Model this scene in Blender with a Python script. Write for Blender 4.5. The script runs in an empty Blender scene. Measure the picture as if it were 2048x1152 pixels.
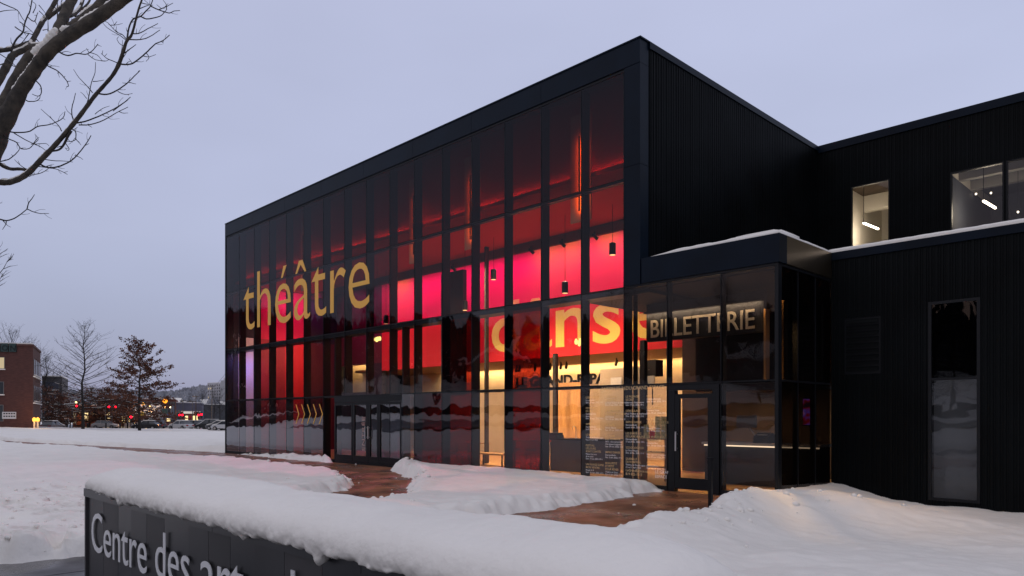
import bpy, bmesh, math, random
import numpy as np
from mathutils import Vector, Matrix
R = math.radians
random.seed(11)
SC = bpy.context.scene
COL = SC.collection

# ------------------------------------------------------------------ camera, sky, sun, exposure
FOC = 1452.0                      # focal length in pixels of the 2048 px wide photograph
TH = math.atan2(1425, 1452)       # heading of the lens against the facade
EYE = 1.75
cd = bpy.data.cameras.new('camera'); cam = bpy.data.objects.new('camera', cd); COL.objects.link(cam)
cd.sensor_width = 36; cd.lens = FOC / 2048 * 36; cd.shift_y = (833 - 576) / 2048
cd.clip_start = 0.1; cd.clip_end = 6000
cam.location = (0, 0, EYE)
cam.rotation_euler = (R(90), 0, math.atan2(math.cos(TH), math.sin(TH)))
SC.camera = cam

W = bpy.data.worlds.new('World'); SC.world = W; W.use_nodes = True
nt = W.node_tree; nt.nodes.clear()
def N(t, tree=None, **k):
    n = (tree or nt).nodes.new(t)
    for a, b in k.items(): setattr(n, a, b)
    return n
SUN_EL, SUN_AZ = 48.0, 200.0
out = N('ShaderNodeOutputWorld'); add = N('ShaderNodeAddShader')
b1 = N('ShaderNodeBackground'); b2 = N('ShaderNodeBackground')
sky = N('ShaderNodeTexSky'); sky.sky_type = 'NISHITA'; sky.sun_disc = False
sky.sun_elevation = R(2.0); sky.sun_rotation = R(SUN_AZ)
nt.links.new(sky.outputs[0], b1.inputs[0]); b1.inputs[1].default_value = 0.05
tc = N('ShaderNodeTexCoord'); sep = N('ShaderNodeSeparateXYZ'); nt.links.new(tc.outputs['Generated'], sep.inputs[0])
rmp = N('ShaderNodeValToRGB'); nt.links.new(sep.outputs[2], rmp.inputs[0])
cr = rmp.color_ramp
cr.elements[0].position = 0.0; cr.elements[0].color = (.235, .272, .44, 1)
cr.elements[1].position = 1.0; cr.elements[1].color = (.50, .49, .56, 1)
e = cr.elements.new(.22); e.color = (.43, .463, .655, 1)
e = cr.elements.new(.50); e.color = (.465, .494, .685, 1)
nz = N('ShaderNodeTexNoise'); nz.inputs['Scale'].default_value = 1.6; nz.inputs['Detail'].default_value = 4; nz.inputs['Roughness'].default_value = .5
mp = N('ShaderNodeMapping'); mp.inputs['Scale'].default_value = (1, 1, 2.6)
nt.links.new(tc.outputs['Generated'], mp.inputs[0]); nt.links.new(mp.outputs[0], nz.inputs[0])
mr = N('ShaderNodeMapRange'); mr.inputs['From Min'].default_value = .3; mr.inputs['From Max'].default_value = .7
mr.inputs['To Min'].default_value = .93; mr.inputs['To Max'].default_value = 1.06
nt.links.new(nz.outputs[0], mr.inputs[0])
vm = N('ShaderNodeVectorMath', operation='SCALE'); nt.links.new(rmp.outputs[0], vm.inputs[0]); nt.links.new(mr.outputs[0], vm.inputs[3])
dt = N('ShaderNodeVectorMath', operation='DOT_PRODUCT'); nt.links.new(tc.outputs['Generated'], dt.inputs[0]); dt.inputs[1].default_value = (-.62, .78, .1)
m2 = N('ShaderNodeMapRange'); m2.inputs['From Min'].default_value = -1; m2.inputs['From Max'].default_value = 1; m2.inputs['To Min'].default_value = .90; m2.inputs['To Max'].default_value = 1.06
nt.links.new(dt.outputs['Value'], m2.inputs[0]); vm2 = N('ShaderNodeVectorMath', operation='SCALE'); nt.links.new(vm.outputs[0], vm2.inputs[0]); nt.links.new(m2.outputs[0], vm2.inputs[3])
nt.links.new(vm2.outputs[0], b2.inputs[0]); b2.inputs[1].default_value = 0.95
nt.links.new(b1.outputs[0], add.inputs[0]); nt.links.new(b2.outputs[0], add.inputs[1]); nt.links.new(add.outputs[0], out.inputs[0])

sl = bpy.data.lights.new('sun', 'SUN'); so = bpy.data.objects.new('sun', sl); COL.objects.link(so)
sl.energy = 0.22; sl.angle = R(70); sl.color = (1, .86, .66)
so.rotation_euler = (R(90 - SUN_EL), 0, R(SUN_AZ - 180))

vs = SC.view_settings; vs.view_transform = 'Standard'; vs.look = 'None'; vs.gamma = 1; vs.exposure = 0.0; vs.use_curve_mapping = False
cy = SC.cycles
cy.max_bounces = 7; cy.diffuse_bounces = 3; cy.glossy_bounces = 4; cy.transmission_bounces = 4; cy.transparent_max_bounces = 16
cy.sample_clamp_indirect = 3.0; cy.use_denoising = True; cy.caustics_reflective = False; cy.caustics_refractive = False

# ------------------------------------------------------------------ materials
MATS = {}
def mat(name, col, rough=.6, metal=0.0, var=0.0, vscale=6.0, bump=0.0, bscale=20.0, spec=.5, emit=None, estr=0.0, stretch=None, col2=None):
    if name in MATS: return MATS[name]
    m = bpy.data.materials.new(name); m.use_nodes = True
    t = m.node_tree; b = t.nodes['Principled BSDF']
    b.inputs['Base Color'].default_value = (*col, 1); b.inputs['Roughness'].default_value = rough
    b.inputs['Metallic'].default_value = metal; b.inputs['Specular IOR Level'].default_value = spec
    if emit:
        b.inputs['Emission Color'].default_value = (*emit, 1); b.inputs['Emission Strength'].default_value = estr
    if var or bump or col2:
        tcn = t.nodes.new('ShaderNodeTexCoord'); mpn = t.nodes.new('ShaderNodeMapping')
        t.links.new(tcn.outputs['Object'], mpn.inputs[0])
        if stretch: mpn.inputs['Scale'].default_value = stretch
    if var or col2:
        n = t.nodes.new('ShaderNodeTexNoise'); n.inputs['Scale'].default_value = vscale; n.inputs['Detail'].default_value = 5
        t.links.new(mpn.outputs[0], n.inputs[0])
        rp = t.nodes.new('ShaderNodeValToRGB'); t.links.new(n.outputs[0], rp.inputs[0])
        lo = col2 if col2 else tuple(max(0, c * (1 - var)) for c in col)
        hi = col if col2 else tuple(min(1, c * (1 + var)) for c in col)
        rp.color_ramp.elements[0].position = .35; rp.color_ramp.elements[1].position = .65
        rp.color_ramp.elements[0].color = (*lo, 1); rp.color_ramp.elements[1].color = (*hi, 1)
        t.links.new(rp.outputs[0], b.inputs['Base Color'])
    if bump:
        n = t.nodes.new('ShaderNodeTexNoise'); n.inputs['Scale'].default_value = bscale; n.inputs['Detail'].default_value = 6
        t.links.new(mpn.outputs[0], n.inputs[0])
        bp = t.nodes.new('ShaderNodeBump'); bp.inputs['Strength'].default_value = bump; bp.inputs['Distance'].default_value = .02
        t.links.new(n.outputs[0], bp.inputs['Height']); t.links.new(bp.outputs[0], b.inputs['Normal'])
    MATS[name] = m
    return m
def lamp_mat(name, col, s):
    if name in MATS: return MATS[name]
    m = bpy.data.materials.new(name); m.use_nodes = True; t = m.node_tree; t.nodes.clear()
    o = t.nodes.new('ShaderNodeOutputMaterial'); em = t.nodes.new('ShaderNodeEmission')
    em.inputs[0].default_value = (*col, 1); em.inputs[1].default_value = s; t.links.new(em.outputs[0], o.inputs[0])
    MATS[name] = m; return m
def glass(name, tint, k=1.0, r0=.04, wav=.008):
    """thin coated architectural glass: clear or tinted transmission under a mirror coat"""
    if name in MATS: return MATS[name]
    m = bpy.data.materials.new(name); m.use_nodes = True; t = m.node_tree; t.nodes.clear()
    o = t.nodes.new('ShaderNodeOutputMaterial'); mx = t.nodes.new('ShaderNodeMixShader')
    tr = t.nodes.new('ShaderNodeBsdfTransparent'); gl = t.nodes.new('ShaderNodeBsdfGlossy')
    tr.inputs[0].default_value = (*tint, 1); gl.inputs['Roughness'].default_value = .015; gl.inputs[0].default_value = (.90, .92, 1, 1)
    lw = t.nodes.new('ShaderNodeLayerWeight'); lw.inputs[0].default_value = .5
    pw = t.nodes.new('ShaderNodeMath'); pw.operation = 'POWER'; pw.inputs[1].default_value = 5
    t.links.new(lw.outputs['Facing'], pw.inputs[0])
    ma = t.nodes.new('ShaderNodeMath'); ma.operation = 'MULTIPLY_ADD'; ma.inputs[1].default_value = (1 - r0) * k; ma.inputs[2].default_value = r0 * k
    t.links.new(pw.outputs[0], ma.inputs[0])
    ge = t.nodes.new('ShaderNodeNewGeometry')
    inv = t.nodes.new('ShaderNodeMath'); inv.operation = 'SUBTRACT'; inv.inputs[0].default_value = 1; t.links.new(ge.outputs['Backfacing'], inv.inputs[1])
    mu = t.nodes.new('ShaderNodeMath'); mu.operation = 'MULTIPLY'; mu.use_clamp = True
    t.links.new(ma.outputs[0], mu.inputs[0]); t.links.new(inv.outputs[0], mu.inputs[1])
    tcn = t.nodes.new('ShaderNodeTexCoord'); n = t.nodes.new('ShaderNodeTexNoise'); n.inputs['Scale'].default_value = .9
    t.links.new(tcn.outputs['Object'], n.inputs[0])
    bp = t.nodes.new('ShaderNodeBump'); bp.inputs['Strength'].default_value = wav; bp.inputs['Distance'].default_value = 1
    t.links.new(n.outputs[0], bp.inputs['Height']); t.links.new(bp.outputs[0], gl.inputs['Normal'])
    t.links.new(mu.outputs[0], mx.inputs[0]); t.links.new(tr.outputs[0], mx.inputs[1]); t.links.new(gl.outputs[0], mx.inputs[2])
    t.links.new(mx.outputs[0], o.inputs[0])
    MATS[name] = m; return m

M_BLACK = mat('black_metal', (.0026, .0036, .0042), .5, 0, .35, .8, spec=.09)
M_FASCIA = mat('fascia_metal', (.002, .0062, .0135), .38, 0, .2, 1.2, spec=.12)
M_GLOSSM = mat('window_glow_metal', (.42, .33, .22), .28, 1.0)  # gold of mirrored window light put into the metal colour
M_FRAME = mat('frame_metal', (.005, .006, .008), .42, 0, spec=.25)
M_RED = mat('red_paint', (.74, .018, .022), .6)
M_YELLOW = mat('yellow_paint', (.80, .66, .12), .6)
M_GOLD = mat('gold_vinyl', (.80, .43, .06), .45)
M_WHITEV = mat('white_vinyl', (.80, .80, .80), .5)
M_WALLW = mat('warm_plaster', (.72, .58, .40), .8, var=.06, vscale=1.5)
M_WOOD = mat('oak_floor', (.45, .27, .12), .4, var=.2, vscale=3, stretch=(1, 8, 1))
M_SOFFIT = mat('walnut_soffit', (.22, .12, .06), .6, var=.2, vscale=3, stretch=(1, 9, 1))
M_CEIL = mat('dark_ceiling', (.16, .10, .09), .8)
M_DARKW = mat('charcoal_wall', (.022, .020, .022), .7)
M_BROWNW = mat('brown_wall', (.06, .040, .027), .7, var=.15, vscale=2)
M_WHITEW = mat('white_wall', (.75, .70, .62), .8)
M_STEEL = mat('brushed_steel', (.55, .55, .56), .3, .9)
M_SNOW = mat('snow', (.89, .855, .79), .65, 0, .025, .8, .35, 26, spec=.25)
M_SNOWD = mat('crusted_snow', (.84, .82, .78), .7, 0, .05, 3.0, .6, 30, spec=.25)
M_PATH = mat('wet_paving', (.23, .100, .050), .48, 0, .45, 1.1, .3, 40, spec=.2)
M_WALK = mat('wet_concrete', (.075, .073, .075), .4, 0, .35, 3.0, .3, 50)
M_ASPH = mat('wet_asphalt', (.055, .05, .05), .35, 0, .3, .4)
M_BARK = mat('bark', (.085, .070, .053), .85, 0, .45, 9, .8, 30, col2=(.030, .026, .022))
M_TWIG = mat('twig_bark', (.030, .026, .024), .85)
M_LEAF = mat('brown_leaf', (.105, .036, .018), .8, 0, .45, 1.1)

for m_, lo_, hi_ in ((M_PATH, .22, .62), (M_WALK, .18, .55)):
    t_ = m_.node_tree; n_ = t_.nodes.new('ShaderNodeTexNoise'); n_.inputs['Scale'].default_value = .9; n_.inputs['Detail'].default_value = 4
    c_ = t_.nodes.new('ShaderNodeTexCoord'); t_.links.new(c_.outputs['Object'], n_.inputs[0]); q_ = t_.nodes.new('ShaderNodeMapRange')
    q_.inputs['From Min'].default_value = .4; q_.inputs['From Max'].default_value = .6; q_.inputs['To Min'].default_value = lo_; q_.inputs['To Max'].default_value = hi_
    t_.links.new(n_.outputs[0], q_.inputs[0]); t_.links.new(q_.outputs[0], t_.nodes['Principled BSDF'].inputs['Roughness'])
# ------------------------------------------------------------------ mesh helpers
class MB:
    def __init__(s): s.v = []; s.f = []
    def quad(s, a, b, c, d):
        i = len(s.v); s.v += [tuple(a), tuple(b), tuple(c), tuple(d)]; s.f.append((i, i + 1, i + 2, i + 3)); return s
    def box(s, x0, x1, y0, y1, z0, z1):
        i = len(s.v)
        s.v += [(x0, y0, z0), (x1, y0, z0), (x1, y1, z0), (x0, y1, z0), (x0, y0, z1), (x1, y0, z1), (x1, y1, z1), (x0, y1, z1)]
        s.f += [tuple(i + k for k in q) for q in ((0, 3, 2, 1), (4, 5, 6, 7), (0, 1, 5, 4), (1, 2, 6, 5), (2, 3, 7, 6), (3, 0, 4, 7))]
        return s
    def prism(s, pts, z0, z1):
        i = len(s.v); n = len(pts)
        s.v += [(p[0], p[1], z0) for p in pts] + [(p[0], p[1], z1) for p in pts]
        s.f.append(tuple(i + n - 1 - k for k in range(n))); s.f.append(tuple(i + n + k for k in range(n)))
        for k in range(n):
            l = (k + 1) % n; s.f.append((i + k, i + l, i + n + l, i + n + k))
        return s
    def extr(s, pts, axis, a0, a1):
        """outline pts (u, z) swept along x or y from a0 to a1"""
        i = len(s.v); n = len(pts)
        for a in (a0, a1):
            s.v += [((a, p[0], p[1]) if axis == 'x' else (p[0], a, p[1])) for p in pts]
        s.f.append(tuple(i + k for k in range(n))); s.f.append(tuple(i + 2 * n - 1 - k for k in range(n)))
        for k in range(n):
            l = (k + 1) % n; s.f.append((i + l, i + k, i + n + k, i + n + l))
        return s
    def tube(s, pts, rad, n=6, cap=True):
        P = [Vector(p) for p in pts]
        if not hasattr(rad, '__len__'): rad = [rad] * len(P)
        i0 = len(s.v); u = None
        for k, p in enumerate(P):
            t = (P[min(k + 1, len(P) - 1)] - P[max(k - 1, 0)])
            if t.length < 1e-9: t = Vector((0, 0, 1))
            t.normalize()
            if u is None:
                u = t.orthogonal().normalized()
            else:
                u = u - t * u.dot(t)
                u = u.normalized() if u.length > 1e-6 else t.orthogonal().normalized()
            w = t.cross(u)
            for j in range(n):
                a = 2 * math.pi * j / n
                s.v.append(tuple(p + (u * math.cos(a) + w * math.sin(a)) * rad[k]))
        for k in range(len(P) - 1):
            for j in range(n):
                l = (j + 1) % n; a = i0 + k * n
                s.f.append((a + j, a + l, a + n + l, a + n + j))
        if cap:
            s.f.append(tuple(i0 + n - 1 - j for j in range(n)))
            a = i0 + (len(P) - 1) * n; s.f.append(tuple(a + j for j in range(n)))
        return s
    def lathe(s, c, prof, n=16):
        i0 = len(s.v)
        for r, z in prof:
            for j in range(n):
                a = 2 * math.pi * j / n; s.v.append((c[0] + r * math.cos(a), c[1] + r * math.sin(a), c[2] + z))
        for k in range(len(prof) - 1):
            for j in range(n):
                l = (j + 1) % n; a = i0 + k * n; s.f.append((a + j, a + l, a + n + l, a + n + j))
        s.f.append(tuple(i0 + n - 1 - j for j in range(n)))
        a = i0 + (len(prof) - 1) * n; s.f.append(tuple(a + j for j in range(n)))
        return s
    def mesh(s, name, m):
        me = bpy.data.meshes.new(name); me.from_pydata(s.v, [], s.f); me.update()
        if m: me.materials.append(m)
        return me
    def build(s, name, m, parent=None, smooth=False, local=False, bevel=0):
        me = s.mesh(name, m)
        if smooth: me.polygons.foreach_set('use_smooth', [True] * len(me.polygons))
        o = bpy.data.objects.new(name, me); COL.objects.link(o)
        if parent:
            o.parent = parent
            if not local: o.matrix_parent_inverse = Matrix.Translation(-world_loc(parent))
        if bevel:
            b = o.modifiers.new('bevel', 'BEVEL'); b.width = bevel; b.segments = 2; b.limit_method = 'ANGLE'
        return o
def world_loc(o):
    v = Vector(o.location)
    if o.parent: v = v + o.matrix_parent_inverse.translation + world_loc(o.parent)
    return v
def tag(o, label=None, cat=None, group=None, kind=None):
    if label: o['label'] = label
    if cat: o['category'] = cat
    if group: o['group'] = group
    if kind: o['kind'] = kind
    return o
def empty(name, loc, label, cat, group=None, rz=0):
    o = bpy.data.objects.new(name, None); COL.objects.link(o); o.location = loc; o.rotation_euler = (0, 0, rz); o.empty_display_size = .2
    return tag(o, label, cat, group)
def struct(o): o['kind'] = 'structure'; return o
def copy_thing(src, loc, rz=0, label=None, scale=1.0):
    c = src.copy(); COL.objects.link(c); c.location = loc; c.rotation_euler = (0, 0, rz); c.scale = (scale,) * 3
    if label: c['label'] = label
    for ch in src.children:
        d = ch.copy(); COL.objects.link(d); d.parent = c
        for g in ch.children:
            q = g.copy(); COL.objects.link(q); q.parent = d
    return c
def area(name, loc, size, power, col, direction=(0, 0, -1), spread=180, parent=None):
    l = bpy.data.lights.new(name, 'AREA'); l.shape = 'RECTANGLE'; l.size, l.size_y = size; l.energy = power; l.color = col; l.spread = R(spread)
    o = bpy.data.objects.new(name, l); COL.objects.link(o); o.location = loc
    d = Vector(direction).normalized()
    # local x runs along world x (or y) as far as the direction allows
    z = -d; x = Vector((1, 0, 0)); x = (x - z * x.dot(z))
    if x.length < .1: x = Vector((0, 1, 0))
    x.normalize(); y = z.cross(x)
    o.rotation_euler = Matrix((x, y, z)).transposed().to_euler()
    return o
def ray(px):
    l = (px - 1024) / FOC
    return -math.cos(TH) + l * math.sin(TH), math.sin(TH) + l * math.cos(TH)
def spot(px, d):
    """ground point d metres in front of the camera plane, on the bearing of column px"""
    a, b = ray(px); return a * d, b * d
def spot3(px, py, d):
    a, b = ray(px); return Vector((a * d, b * d, EYE - (py - 833) * d / FOC))
def on_y(px, py, Y):
    a, b = ray(px); d = Y / b; return a * d, EYE - (py - 833) * d / FOC

# text as mesh, one object per letter or per block
def text_mesh(body, size=1.0, offset=0.0, extrude=0.0, space=1.0, res=4, align='LEFT', line=1.0):
    cu = bpy.data.curves.new('lettering', 'FONT'); cu.body = body; cu.size = size; cu.offset = offset; cu.extrude = extrude
    cu.space_character = space; cu.resolution_u = res; cu.align_x = align; cu.space_line = line
    o = bpy.data.objects.new('lettering', cu); COL.objects.link(o)
    dg = bpy.context.evaluated_depsgraph_get(); dg.update()
    me = bpy.data.meshes.new_from_object(o.evaluated_get(dg))
    bpy.data.objects.remove(o); bpy.data.curves.remove(cu)
    n = len(me.vertices); co = np.empty(n * 3); me.vertices.foreach_get('co', co); co = co.reshape(-1, 3)
    me.materials.clear()
    return me, co
def put_text(me, co, m, name, parent, basis):
    """basis(x, y, z) -> world for text coordinates"""
    P = basis(co); me.vertices.foreach_set('co', P.astype(np.float32).ravel()); me.update()
    me.materials.append(m); me.name = name
    o = bpy.data.objects.new(name, me); COL.objects.link(o)
    if parent:
        o.parent = parent; o.matrix_parent_inverse = Matrix.Translation(-world_loc(parent))
    return o
def word_on_y(body, x0, x1, zb, cap, Y, m, parent, name='letter', offset=.0, depth=.006, per_letter=True, space=1.0, flip=1):
    """write a word on the plane y=Y, facing -y, from x0 to x1, baseline zb, cap or ascender height cap"""
    me, co = text_mesh(body, 1, offset, 0, space); w0, w1 = co[:, 0].min(), co[:, 0].max()
    mh, ch = text_mesh('H', 1, offset); hh = ch[:, 1].max(); bpy.data.meshes.remove(mh)
    sx = (x1 - x0) / (w1 - w0); sz = cap / hh
    def basis(shift):
        def f(c):
            q = np.empty_like(c); q[:, 0] = x0 + (c[:, 0] + shift - w0) * sx; q[:, 1] = Y - c[:, 2]; q[:, 2] = zb + c[:, 1] * sz; return q
        return f
    res = []
    if not per_letter:
        bpy.data.meshes.remove(me)
        me, co = text_mesh(body, 1, offset, depth / 2, space)
        res.append(put_text(me, co, m, name, parent, basis(0)))
    else:
        bpy.data.meshes.remove(me)
        for i, chx in enumerate(body):
            if chx == ' ': continue
            a, ca = text_mesh(body[:i + 1], 1, offset, 0, space); r = ca[:, 0].max(); bpy.data.meshes.remove(a)
            b, cb = text_mesh(chx, 1, offset, depth / 2, space)
            res.append(put_text(b, cb, m, name, parent, basis(r - cb[:, 0].max())))
    return res

# vectorised value noise
def vnoise(x, y, seed=0):
    xi = np.floor(x).astype(np.int64); yi = np.floor(y).astype(np.int64); fx = x - xi; fy = y - yi
    def h(a, b):
        n = (a * 374761393 + b * 668265263 + seed * 974634777) & 0xffffffff
        n = ((n ^ (n >> 13)) * 1274126177) & 0xffffffff
        return ((n ^ (n >> 16)) & 0xffff) / 65535.0
    u = fx * fx * fx * (fx * (fx * 6 - 15) + 10); v = fy * fy * fy * (fy * (fy * 6 - 15) + 10)
    return (h(xi, yi) * (1 - u) + h(xi + 1, yi) * u) * (1 - v) + (h(xi, yi + 1) * (1 - u) + h(xi + 1, yi + 1) * u) * v - .5
def fbm(x, y, oct=4, seed=0):
    s = 0; a = 1
    for k in range(oct):
        s = s + a * vnoise(x * 2 ** k + 17.3 * k, y * 2 ** k - 9.1 * k, seed + k); a *= .5
    return s
def sstep(a, b, x):
    t = np.clip((x - a) / (b - a), 0, 1); return t * t * (3 - 2 * t)
def poly_sd(x, y, poly):
    """signed distance to a polygon, negative inside"""
    d = np.full(x.shape, 1e9); inside = np.zeros(x.shape, bool); n = len(poly)
    for i in range(n):
        ax, ay = poly[i]; bx, by = poly[(i + 1) % n]
        ex, ey = bx - ax, by - ay; wx, wy = x - ax, y - ay
        t = np.clip((wx * ex + wy * ey) / (ex * ex + ey * ey), 0, 1)
        d = np.minimum(d, np.hypot(wx - ex * t, wy - ey * t))
        c = ((ay > y) != (by > y))
        with np.errstate(divide='ignore', invalid='ignore'):
            inside ^= c & (x < (bx - ax) * (y - ay) / (by - ay) + ax)
    return np.where(inside, -d, d)
def grid_obj(name, X, Y, Z, m, smooth=True):
    ny, nx = Z.shape
    me = bpy.data.meshes.new(name)
    XX, YY = np.meshgrid(X, Y)
    co = np.stack([XX, YY, Z], -1).reshape(-1, 3).astype(np.float32)
    idx = np.arange(nx * ny).reshape(ny, nx)
    f = np.stack([idx[:-1, :-1], idx[:-1, 1:], idx[1:, 1:], idx[1:, :-1]], -1).reshape(-1, 4)
    me.vertices.add(len(co)); me.vertices.foreach_set('co', co.ravel())
    me.loops.add(f.size); me.loops.foreach_set('vertex_index', f.ravel().astype(np.int32))
    me.polygons.add(len(f)); me.polygons.foreach_set('loop_start', np.arange(0, f.size, 4, dtype=np.int32))
    me.polygons.foreach_set('use_smooth', np.ones(len(f), bool))
    me.update(calc_edges=True); me.materials.append(m)
    o = bpy.data.objects.new(name, me); COL.objects.link(o); return o

# ------------------------------------------------------------------ ground
YF = 14.62                         # facade plane
PATH_A = [(-130, 4.6), (-60, 10.75), (-34.9, 14.55), (-27.2, 14.15), (-24.6, 14.25), (-24.6, 14.62), (-20.1, 14.62), (-19.9, 13.9), (-16.3, 12.0),
          (-12.9, 9.3), (-10.9, 6.0), (-13.2, 6.0), (-14.9, 9.2), (-16.2, 10.3), (-19.8, 11.9), (-28, 11.9), (-60, 9.2), (-130, 2.7)]
PATH_B = [(-9.5, 14.55), (-7.75, 14.55), (-7.35, 13.2), (-7.05, 12.2), (-6.85, 8.8), (-6.2, 6.0), (-10.2, 6.0), (-9.05, 8.6)]
WALK = [(-10.35, -30), (-10.35, 1.7), (-10.1, 3.1), (-9.7, 4.3), (-7.6, 4.3), (-7.0, 2.3), (2.5, 2.3), (2.5, -30)]
def snow_h(x, y):
    h = .20 + .10 * fbm(x / 3.1, y / 3.1, 3, 5) + .060 * fbm(x / .7, y / .7, 3, 9) + .020 * fbm(x / .17, y / .17, 2, 21)
    # ground falls away along the low wing
    h = h - .40 * sstep(-7.2, -4.6, x) * sstep(3, 9, y)
    # ploughed banks and mounds
    for gx, gy, gh, gr in ((-19.2, 13.75, .16, .9), (-17.2, 12.9, .10, 1.2), (-13, 13.4, .06, 1.4), (-10.2, 13.5, .12, .6), (-25.6, 14.05, .14, .8),
                           (-28.3, 14.25, .10, .9), (-15.6, 9.8, .10, .8), (-6.75, 12.1, .16, .6), (-6.5, 13.0, .19, .8), (-6.3, 11.2, .08, .8),
                           (-5.5, 14.4, .30, 1.0), (-4.4, 15.6, .16, 1.2), (-34, 16, .05, 2), (-36.5, 14.9, .12, 1.5), (-5.8, 9.3, .10, .9), (-3.4, 9.6, .14, 1.5)):
        h = h + gh * np.exp(-((x - gx) ** 2 + (y - gy) ** 2) / (2 * (gr * .75) ** 2))
    # berm along the car park and gentle field relief
    h = h + .22 * np.exp(-((x + 121 + 2 * np.sin(y * .2)) / 3.0) ** 2) * (1 + .8 * fbm(x / 4, y / 4, 2, 31))
    # the field tilts a little towards the car park and ends at its kerb
    h = h + np.interp(y, [15, 19.7, 29.6, 38, 52], [.25, .1, -.35, -.6, -.75]) * sstep(-45, -118, x)
    # trodden patch left of the sign
    tr = sstep(2.0, .4, np.abs((x + 14.5) / 3.2)) * sstep(1.6, .3, np.abs((y - 4.2) / 2.2))
    rq = np.random.RandomState(5)
    near = (x > -22) & (x < -10) & (y > 0) & (y < 9)
    if near.any():
        xs, ys = x[near], y[near]; dz = np.zeros(xs.shape)
        for _ in range(210):
            if rq.rand() < .7: cx_, cy_ = rq.normal(-14.2, 2.2), rq.normal(4.0, 1.5)
            else:
                t_ = rq.rand(); cx_, cy_ = -12.2 - 2.2 * math.cos(t_ * 5) + rq.normal(0, .12), 3.0 + 1.3 * math.sin(t_ * 5) + rq.normal(0, .12)
            a_ = rq.uniform(0, 3.14); u_ = (xs - cx_) * math.cos(a_) + (ys - cy_) * math.sin(a_); v_ = -(xs - cx_) * math.sin(a_) + (ys - cy_) * math.cos(a_)
            q_ = (u_ / .19) ** 2 + (v_ / .095) ** 2
            dz += -rq.uniform(.10, .19) * np.exp(-q_ ** 1.6) + .03 * np.exp(-((np.sqrt(q_) - 1.35) / .3) ** 2)
        h = h.copy(); h[near] += np.clip(dz, -.24, .07)
    h = h - .05 * tr * np.clip(fbm(x / .26, y / .20, 3, 55) * 2.2, -.2, 1)
    nb = .24 * fbm(x / .75, y / .75, 3, 71) + .17 * fbm(x / .19, y / .19, 3, 72)
    for P, wd in ((PATH_A, .55), (PATH_B, .55), (WALK, .22)):
        d = poly_sd(x, y, P) + nb * (1 if P is not WALK else .7)
        lump = 1 + (.30 + .9 * fbm(x / .22, y / .22, 2, 73)) * np.exp(-(d / .40) ** 2) * (d > 0)
        k = sstep(-.02, wd, d)
        h = (h * lump + .08) * k - .08
    # clear of the buildings
    inb = ((x > -34.6) & (x < -6.9) & (y > YF + .02)) | ((x > -7.2) & (y > 17.36) & (x < 30))
    h = np.where(inb, -.6, h)
    h = np.where(x < -126, -.9, h)
    return h
def lines(segs):
    o = []
    for a, b, n in segs:
        o += list(np.linspace(a, b, n, endpoint=False))
    o.append(segs[-1][1]); return np.array(o)
def geo(a, b, n, p):
    t = np.linspace(0, 1, n, endpoint=False) ** p; return list(a + (b - a) * t)
gx = np.array(sorted(set(np.round(geo(-16, -150, 330, 1.9), 4))) + list(np.round(np.arange(-15.95, 3.5, .05), 4)) + list(np.linspace(3.6, 40, 30)))
gy = np.array(sorted(set(np.round(geo(1.0, -40, 70, 2.0), 4))) + list(np.round(np.arange(1.05, 17.6, .05), 4)) + list(np.round(17.7 + np.array(geo(0, 60, 60, 1.6)), 4)))
GX, GY = np.meshgrid(gx, gy)
GZ = snow_h(GX, GY)
edge = np.minimum.reduce([GX + 150, 40 - GX, GY + 40, 77 - GY]); GZ = np.where(edge < 3, GZ - .5 * (3 - edge) / 3, GZ)
snow_o = grid_obj('snow_ground', gx, gy, GZ, M_SNOW); struct(snow_o)
def sheet(name, poly, z, m):
    b = MB(); i = 0; b.v = [(p[0], p[1], z) for p in poly]; b.f = [tuple(range(len(poly)))]
    o = b.build(name, m); struct(o); return o
def poly_sheet(name, poly, z, m):
    bm = bmesh.new(); vs_ = [bm.verts.new((p[0], p[1], z)) for p in poly]; f = bm.faces.new(vs_)
    bmesh.ops.triangulate(bm, faces=[f]); bm.normal_update()
    if sum(f.normal.z for f in bm.faces) < 0: bmesh.ops.reverse_faces(bm, faces=bm.faces)
    me = bpy.data.meshes.new(name); bm.to_mesh(me); bm.free(); me.materials.append(m)
    o = bpy.data.objects.new(name, me); COL.objects.link(o); struct(o); return o
def grow(poly, r):
    c = np.array(poly); out_ = []
    n = len(c); A = .5 * sum(c[i][0] * c[(i + 1) % n][1] - c[(i + 1) % n][0] * c[i][1] for i in range(n)); sg = 1 if A > 0 else -1
    for i in range(n):
        p, q, s = c[i - 1], c[i], c[(i + 1) % n]
        e1 = (q - p) / np.linalg.norm(q - p); e2 = (s - q) / np.linalg.norm(s - q)
        n1 = np.array([e1[1], -e1[0]]) * sg; n2 = np.array([e2[1], -e2[0]]) * sg
        m_ = n1 + n2; m_ = m_ / max(np.dot(m_, m_) / 2, .6); q2 = q + m_ * r
        out_.append((q2[0], min(q2[1], YF - .02) if q2[0] > -34.7 else q2[1]))
    return out_
poly_sheet('entrance_path', grow(PATH_A, .35), -.004, M_PATH)
poly_sheet('ticket_office_path', grow(PATH_B, .35), .000, M_PATH)
# the pavement beside the camera: separate concrete slabs with open joints
pav = MB().box(-10.9, 3, -30, 4.2, -.3, -.03).build('pavement', M_WALK); struct(pav)
pm = None
for i in range(7):
    for j in range(5):
        x0 = -10.8 + i * 1.5; y0 = 4.15 - (j + 1) * 1.5
        o = MB().box(x0 + .008, x0 + 1.492, y0 + .008, y0 + 1.492, -.028, -.004 + random.uniform(-.004, .004)).build('paving_slab', M_WALK, pav)

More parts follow.
